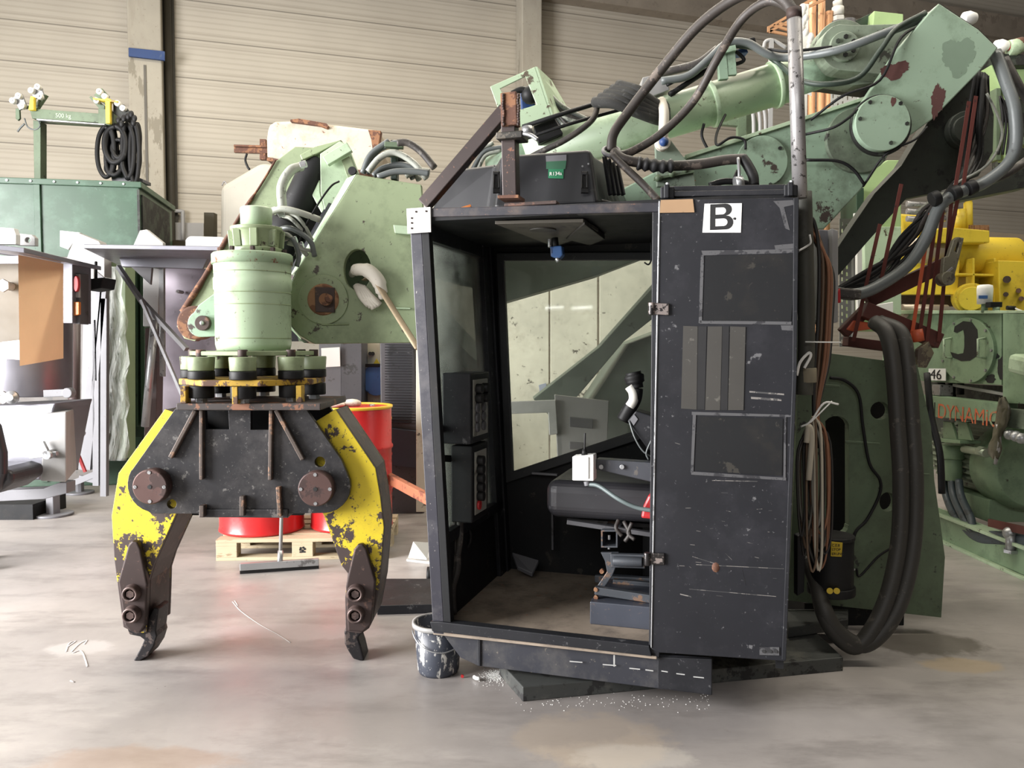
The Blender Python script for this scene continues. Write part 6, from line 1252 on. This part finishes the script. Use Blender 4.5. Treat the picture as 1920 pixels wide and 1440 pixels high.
for (x0, y0, x1, y1) in ((1441, 52, 1510, 12), (1442, 60, 1512, 22), (1441, 58, 1480, 66), (1450, 48, 1490, 60), (1460, 44, 1500, 52), (1480, 30, 1560, -8), (1441, 50, 1441, 60), (1500, 12, 1524, -2)):
    m.bar(P(x0, y0, 6.3), P(x1, y1, 6.3), .018, .018)
tag(m.build('copper_cage', COPPER), 'copper coloured pipe cage left of the pole top', 'frame')
t = thing('valve_stack', P(1572, 60, 6.4), 'white valve cap and grey cylinders behind the upper crane link', 'valve')
m = MB(); c = P(1571, 30, 6.4); m.cyl(c, P(1571, 14, 6.4), .045, n=16); m.cyl(P(1571, 14, 6.4), P(1570, 2, 6.4), .035, n=16); m.hexnut(c - Vector((0, 0, .06)), (0, 0, 1), .055, .05); m.build('cap', GAUGE, t)
m = MB(); m.cyl(P(1573, 120, 6.4), P(1573, 42, 6.4), .07, n=18); m.cyl(P(1589, 80, 6.5), P(1589, 38, 6.5), .06, n=18); m.build('cylinder', GREY_DK, t)
m = MB(); random.seed(4)
m.bar(P(1508, 10, 6.2), Vector((P(1508, 10, 6.2).x, 6.2, 0)), .05, .05)
for k in range(10): m.ball(P(1506 + random.uniform(-5, 14), 18 + k * 9, 6.2), .035, 8, (1, 1, 1.3))
tag(m.build('fitting_cluster', GAUGE), 'cluster of pale fittings between the pole and the copper pipes', 'fittings')
# thin pipes between boom tube and lower boom
labs_ = ['pale thin pipe under the boom tube, leftmost', 'pale thin pipe under the boom tube, second from left', 'pale thin pipe under the boom tube, third from left', 'pale thin pipe under the boom tube, rightmost']
for i, x in enumerate((1412, 1424, 1434, 1444)):
    m = MB(); m.tube([P(x - 8, 190, 6.0), P(x, 215, 6.0), P(x + 1, 280, 6.0), Vector((P(x + 1, 280, 6.0).x, 6.0, 2.0)), Vector((P(x + 1, 280, 6.0).x, 6.0, 0))], .014, 8); tag(m.build('thin_pipe', GREY_LT), labs_[i], 'pipe', 'pale thin pipes under the boom tube')
m = MB(); m.bar(P(1390, 205, 6.1), Vector((P(1390, 270, 6.1).x, 6.1, 0)), .06, .06); m.bar(P(1345, 228, 6.1), P(1392, 232, 6.1), .05, .05); m.bar(P(1398, 210, 6.2), P(1412, 262, 6.2), .1, .1); tag(m.build('pipe_stand', G_BASE), 'green stand carrying thin pipes under the boom tube', 'stand')
m = MB(); m.tube([P(1432, 90, 6.0), P(1436, 78, 6.0), P(1450, 76, 6.0), P(1475, 90, 6.0)], .014, 8); m.bar(P(1446, 74, 6.0), Vector((P(1446, 112, 6.0).x, 6.0, 0)), .03, .03); tag(m.build('conduit_loop', GREY_LT), 'pale conduit loop above the boom tube left of the pole', 'pipe')
m = MB(); m.prism(poly([(1490, 152), (1520, 154), (1522, 180), (1514, 176), (1508, 168), (1492, 168)], 5.0), (0, .006, 0)); tag(m.build('paper_tag', PAPER), 'torn white paper tag hanging right of the steel pole', 'tag')

# ================================================================ yellow machine
YY = 6.9
t = thing('yellow_press', P(1810, 640, YY), 'big yellow machine block with ribs and pipe stubs behind the green tank', 'machine')
plate('upper_block', [(1735, 440), (1760, 428), (1786, 426), (1856, 432), (1856, 455), (1735, 455)], YY, .6, MY, t, bevel=.01)
m = MB(); m.cyl(P(1720, 478, YY + .3), P(1905, 482, YY + .3), .17, n=36); m.build('main_cylinder', MY, t, .02)
m = MB(); m.cyl(P(1895, 480, YY + .3), P(2000, 486, YY + .3), .08, n=30); lab(m.build('piston_rod', ZINC, t), 'bright piston rod')
plate('web_plate', [(1690, 480), (1800, 486), (1795, 552), (1690, 552)], YY + .1, .1, MY, t)
plate('rib_back', [(1795, 490), (1872, 492), (1872, 570), (1795, 572)], YY + .25, .05, MY, t)
for (x0, y0, x1, y1) in ((1826, 486, 1826, 566), (1866, 486, 1866, 570), (1798, 514, 1868, 516)): m = MB(); m.prism(poly([(x0 - 2, y0 - 2), (x1 + 2, y0 - 2) if y0 != y1 and x0 == x1 else (x1 + 2, y1 - 2), (x1 + 2, y1 + 2), (x0 - 2, y1 + 2) if x0 == x1 else (x0 - 2, y0 + 2)], YY + .02), (0, .25, 0)); m.build('rib', MY, t, .004)
plate('side_plate', [(1872, 488), (1990, 492), (1990, 600), (1875, 590)], YY - .05, .2, MY, t, bevel=.008)
m = MB(); [m.cyl(P(x, y, YY - .05), P(x, y, YY - .12), r_, n=16) for x, y, r_ in ((1888, 524, .03), (1910, 545, .02), (1915, 560, .02), (1886, 552, .02))]; m.build('bolts', RUST_DK, t)
m = MB(); m.cyl(P(1822, 560, YY - .1), P(1812, 558, YY + .3), .13, n=28); m.cyl(P(1822, 560, YY - .14), P(1822, 560, YY - .1), .10, n=28); m.build('ram', MY, t, .006)
m = MB(); [m.cyl(P(x, y0, YY + .1), P(x + 1, 430, YY + .1), .035, n=12) for x, y0 in ((1797, 404), (1803, 392), (1815, 380), (1793, 412))]; m.tube([P(1770, 370, YY + .1), P(1795, 366, YY + .1), P(1814, 372, YY + .1), P(1815, 390, YY + .1)], .03, 10); m.build('pipe_stub', MY, t)
m = MB(); [m.cyl(P(x, 423, YY + .1), P(x, 432, YY + .1), .04, n=6) for x in (1817, 1828, 1838, 1846)]; lab(m.build('hex_screws', ORANGE_RUST, t), 'brass coloured screws')
m = MB(); [m.tube([P(1700, y, YY), P(1745, y + 2, YY), P(1772, y, YY)], .025, 8, 2) for y in (382, 396, 410, 360)]; lab(m.build('cross_pipes', STEEL, t), 'dull steel pipes')
plate('left_block', [(1685, 400), (1735, 404), (1735, 470), (1700, 470)], YY + .2, .3, MY, t, bevel=.02)
m = MB(); m.cyl(P(1690, 470, YY + .15), P(1768, 474, YY + .15), .12, n=30); lab(m.build('grey_rod', paint('warm_rod', (176, 164, 150), rough=.35, metal=.4), t), 'bright rod')
plate('dark_gap', [(1690, 550), (1800, 555), (1800, 574), (1690, 574)], YY + .3, .1, RUST_DK, t)
m = MB(); m.cyl(P(1690, 583, YY - .3), P(1775, 584, YY - .3), .055, n=20); lab(m.build('lower_rod', paint('warm_rod', (176, 164, 150)), t), 'bright lower rod')
plate('support', [(1700, 552), (1755, 552), (1760, 590), (1700, 590)], YY + .45, .1, MY, t)
# white breather cap
t = thing('breather_cap', P(1847, 575, 5.6), 'white plastic filter cap standing on the green tank', 'filter')
m = MB(); m.lathe([(0, .046), (.10, .050), (.125, .046), (.13, .03)], P(1846, 570, 5.45), (0, 0, 1), 28); cpb = m.build('cap', PAPER, t)
m = MB(); m.cyl(P(1846, 586, 5.45), P(1846, 570, 5.45), .02, n=12); m.build('stem', G_MACH, t)
m = MB(); m.box(tuple(P(1836, 560, 5.40)), tuple(P(1852, 554, 5.40) + Vector((0, .01, 0)))); lab(m.build('print', BLUE_L, t), 'blue print')
t = thing('level_switch', P(1875, 580, 5.3), 'small black switch on a green stub right of the white filter cap', 'switch')
m = MB(); m.cyl(P(1868, 586, 5.35), P(1868, 576, 5.35), .022, n=12); m.build('stub', G_MACH, t); m = MB(); m.box(tuple(P(1857, 576, 5.33)), tuple(P(1880, 566, 5.33) + Vector((0, .06, 0)))); m.build('housing', RUBBER, t, .004)
m = MB(); m.cyl(P(1888, 577, 5.2), P(1903, 578, 5.2), .014, n=10); m.build('plug', RUBBER, t); m = MB(); m.tube([P(1903, 578, 5.2), P(1915, 583, 5.1), P(1940, 590, 5.0)], .006, 6); m.build('lead', GAUGE, t)

# ================================================================ green hydraulic power unit at right, receding
A0 = FZ(1770, 1018); A1 = FZ(1925, 1088)
M = Fr((A0.x, A0.y), math.degrees(math.atan2(A1.y - A0.y, A1.x - A0.x)))
def mp(pts, b=0.0): return [M.h(x, y, b) for x, y in pts]
def mplate(name, pts, b, t_, mat, parent, holes=(), bevel=.003):
    m = MB(); m.prism(mp(pts, b), M.ey * t_, [mp(h, b) for h in holes]); return m.build(name, mat, parent, bevel)
t = thing('hydraulic_power_unit', M.w(0, .5, 0), 'green hydraulic power unit with a round hatch, electric motor and base frame at the right', 'machine')
mplate('tank', [(1655, 584), (1878, 586), (1878, 722), (1740, 716), (1655, 700)], .05, .8, G_MACH, t)
mplate('tank_lid', [(1650, 582), (1990, 582), (1990, 587), (1650, 589)], .0, .9, G_LIGHT, t)
mplate('tank_bay', [(1880, 588), (1990, 590), (1990, 760), (1880, 756)], .0, .6, G_MACH, t)
ht = mplate('hatch', ring(1813, 657, 50, 62, 44), .025, .03, G_MACH, t)
for x0 in (1770, 1834):
    m = MB(); m.tube([M.h(x0 + 14, 634, .02), M.h(x0, 636, -.03), M.h(x0, 636 + 34, -.03), M.h(x0 + 14, 671, .02)], .009, 8, 1); m.build('handle', G_PALE, ht)
m = MB()
for a in range(0, 360, 40): m.hexnut(M.h(1813 + 47 * math.cos(math.radians(a)), 657 - 58 * math.sin(math.radians(a)), .025), -M.ey, .010, .01)
m.build('hatch_bolts', STEEL, ht)
def mtext(s_, x, y, size, mat, b, par, **k): return text('lettering', s_, size, mat, par, M.h(x, y, b), M.ex, (0, 0, 1), .0006, **k)
# black hand-painted hook mark (like a reversed C)
mk = [(1790, 612), (1806, 602), (1822, 604), (1832, 618), (1834, 645), (1830, 668), (1818, 676), (1802, 677), (1786, 670), (1782, 660), (1796, 664), (1806, 662), (1808, 650), (1808, 630), (1806, 618), (1794, 624), (1788, 622)]
m = MB(); m.prism(mp(mk, .022), M.ey * .002); lab(m.build('paint_mark', INK, t), 'black hand-painted hooked mark')
def mblotch(px, py, rx, ry):
    m = MB(); m.prism(mp([(px + rx * (1 + random.uniform(-.25, .2)) * math.cos(k * .35), py + ry * (1 + random.uniform(-.25, .2)) * math.sin(k * .35)) for k in range(18)], .047), M.ey * .002); lab(m.build('paint_mark', INK, t), 'black paint blotch')
mblotch(1880, 690, 10, 22); mblotch(1857, 711, 9, 9); mblotch(1868, 668, 5, 5)
nb = mplate('number_label', [(1741, 691), (1773, 691), (1773, 714), (1741, 713)], .02, .003, PAPER, t, bevel=0); lab(nb, 'white label reading 46')
text('lettering', '46', .105, INK, nb, M.h(1744, 710, .017), M.ex, (0, 0, 1), .0006, sx=1.55)
lbm = mplate('name_beam', [(1730, 740), (1880, 757), (1880, 792), (1730, 780)], -.02, .1, G_MACH, t)
mtext('N', 1741, 779, .155, INK, -.023, lbm, sx=.8); mtext('DYNAMIC', 1757, 783, .155, ORLET, -.023, lbm, sx=1.08)
mplate('rail', [(1880, 765), (1990, 775), (1990, 815), (1880, 800)], -.02, .1, GL, t)
mplate('inner_dark', [(1735, 716), (1880, 724), (1990, 756), (1990, 900), (1735, 830)], .6, .05, G_DARK, t)
m = MB()
for (x, y) in ((1765, 728), (1785, 732), (1800, 728)): m.cyl(M.h(x, y + 12, .3), M.h(x, y - 14, .3), .03, n=10)
m.build('valve_row', RUBBER, t)
m = MB(); m.bar(M.h(1790, 722, .1), M.h(1890, 740, .1), .03, .02); m.build('bright_bar', GREY_LT, t)
for x in (1768, 1796): mplate('leg_gusset', [(x, 790), (x + 16, 792), (x + 26, 826), (x, 824)], .05, .02, G_MACH, t)
mplate('leg_plate', [(1762, 822), (1800, 826), (1800, 832), (1762, 829)], .0, .15, G_MACH, t)
m = MB(); m.cyl(M.h(1785, 835, .12), M.h(1785, 860, .12), .09, n=28); m.cyl(M.h(1785, 858, .12), M.h(1784, 900, .12), .072, n=28); m.build('pump_body', G_MACH, t, .006)
m = MB(); m.cyl(M.h(1808, 842, .05), M.h(1850, 850, .02), .028, n=14); m.cyl(M.h(1836, 846, .03), M.h(1846, 848, .03), .036, n=6); m.build('union', paint('union_green_grey', (150, 160, 140), rough=.35, metal=.4), t)
for k in range(3):
    dx = k * 14; m = MB(); m.tube([M.h(1770 + dx, 900, .1), M.h(1774 + dx, 930, .08), M.h(1792 + dx, 970, .04), M.h(1830, 1008 - 4 * k, .02), M.h(1880, 1016 - 6 * k, .02), M.h(1990, 1020, .02)], .027, 12); m.build('suction_hose', paint('hose_blue_grey', (66, 76, 82), (44, 50, 54), .2, 9, .4), t)
mc0, mc1 = M.h(1822, 880, .42), M.h(1905, 905, .42)
m = MB(); nf = 26; m.lathe([(0, .25), (.62, .25)], M.w(M.l(mc0).x - .15, .42, .60), M.ex, 216, True, False, 36, .05); mo = m.build('motor', GL, t)
m = MB(); m.lathe([(0, .28), (.03, .30), (.22, .30), (.3, .26)], M.w(M.l(mc0).x + .45, .42, .60), M.ex, 44); m.build('motor_fan_cover', G_MACH, mo, .006)
m = MB(); m.lathe([(-.12, .16), (-.04, .26), (.0, .26)], M.w(M.l(mc0).x, .42, .60), M.ex, 36); m.build('motor_flange', G_DARK, mo, .004)
m = MB(); m.box((M.l(mc0).x + .05, .2, .2), (M.l(mc0).x + .6, .6, .36), M); m.build('motor_foot', G_MACH, mo, .004)
mplate('base_frame', [(1735, 1000), (1990, 1108), (1990, 1052), (1735, 950)], .0, .08, G_MACH, t); 
m = MB(); m.box((-1.2, -.03, .0), (2.0, .1, .02), M); m.box((-1.2, -.03, .19), (2.0, .1, .21), M); m.build('base_flange', G_LIGHT, t, .002)
m = MB(); m.cyl(M.h(1895, 1030, -.02), M.h(1895, 1000, -.02), .03, n=18); m.ball(M.h(1893, 1000, -.02), .042, 16); m.hexnut(M.h(1895, 1036, -.02), (0, 0, 1), .045, .02); lab(m.build('ball_valve', ZINC, t), 'bright steel elbow valve')
m = MB(); m.bar(M.h(1855, 980, -.02), M.h(1990, 1010, -.02), .02, .05); lab(m.build('angle_bar', REDBR, t), 'red-brown angle bar')
m = MB(); m.tube([M.h(1870, 795, -.08), M.h(1874, 830, -.08), M.h(1866, 870, -.08)], .012, 6); m.build('hook_wire', STEEL, t)
m = MB(); random.seed(14); rows = []
for j in range(13):
    y = 745 + j * 9.6; wv = [6, 10, 13, 14, 14, 13, 12, 10, 8, 12, 14, 12, 6][j]; cxx = 1880 + 5 * math.sin(j * .5) - j * 1.0
    rows.append([m.bm.verts.new(M.h(cxx + wv * math.cos(k * math.pi / 5), y + 2 * math.sin(k * 2 + j), -.06 - .035 * math.sin(k * math.pi / 5) + .012 * math.sin(k * 2.3 + j * 1.7))) for k in range(10)])
m.sm = True
for a, b in zip(rows, rows[1:]):
    for k in range(10): m.face([a[k], a[(k + 1) % 10], b[(k + 1) % 10], b[k]])
tag(m.build('hung_rag', paint('oily_rag', (96, 92, 74), (60, 58, 50), .3, 6, .35, 0, .2)), 'oily greenish rag hanging over the beam of the power unit', 'rag')
hose('side_cable', [(1738, 700, 5.0), (1746, 780, 4.9), (1762, 850, 4.8), (1766, 925, 4.8)], .02, RUBBER, t)
mplate('side_valve', [(1738, 720), (1762, 722), (1762, 742), (1738, 740)], .0, .1, STEEL, t)
m = MB(); m.bar(M.h(1905, 680, -.04), M.h(1990, 700, -.04), .12, .12); m.build('pale_pipe', G_LIGHT, t, .03)
m = MB(); [m.ball(M.h(x, y, -.05), .035, 12) for x, y in ((1893, 815), (1905, 818), (1915, 822))]; m.build('round_fittings', ZINC, t)
m = MB(); m.box(tuple(P(1790, 660, 9)), tuple(P(1720, 560, 9) + Vector((.2, .5, 0)))) ; m.bm.free()

# white upright shape seen through the windscreen
t = thing('white_upright', P(875, 690, 5.2), 'bright white upright shape seen through the windscreen of the cab', 'post')
plate('post', [(872, 578), (892, 578), (890, 640), (884, 700), (858, 700), (862, 640), (856, 596), (870, 594)], 5.2, .12, PAPER, t, bevel=.01)
plate('pedestal', [(850, 695), (905, 695), (905, 1060), (850, 1060)], 5.25, .2, GREY_LT, t, bevel=.01)
# chalk marks on the floor
def chalk(name_label, segs, wd=.008):
    t = thing('chalk_mark', FZ(*segs[0][0]), name_label, 'mark')
    for pts in segs:
        m = MB(); m.tube([FZ(x, y, .0015) for x, y in pts], wd, 6, 4, flat=.15); m.build('stroke', paint('floor_chalk', (196, 190, 188), rough=.9), t)
chalk('white chalk scribble on the floor left of the grapple', [[(124, 1222), (130, 1206), (142, 1202), (128, 1212)], [(134, 1222), (148, 1208), (163, 1200), (158, 1208)], [(136, 1224), (152, 1220), (160, 1236), (164, 1250)], [(132, 1276), (140, 1279)]], .004)
chalk('long thin white scratch on the floor between the claws', [[(436, 1128), (452, 1146), (486, 1170), (522, 1190), (545, 1205)], [(440, 1126), (446, 1136)]], .003)
bpy.context.view_layer.update()
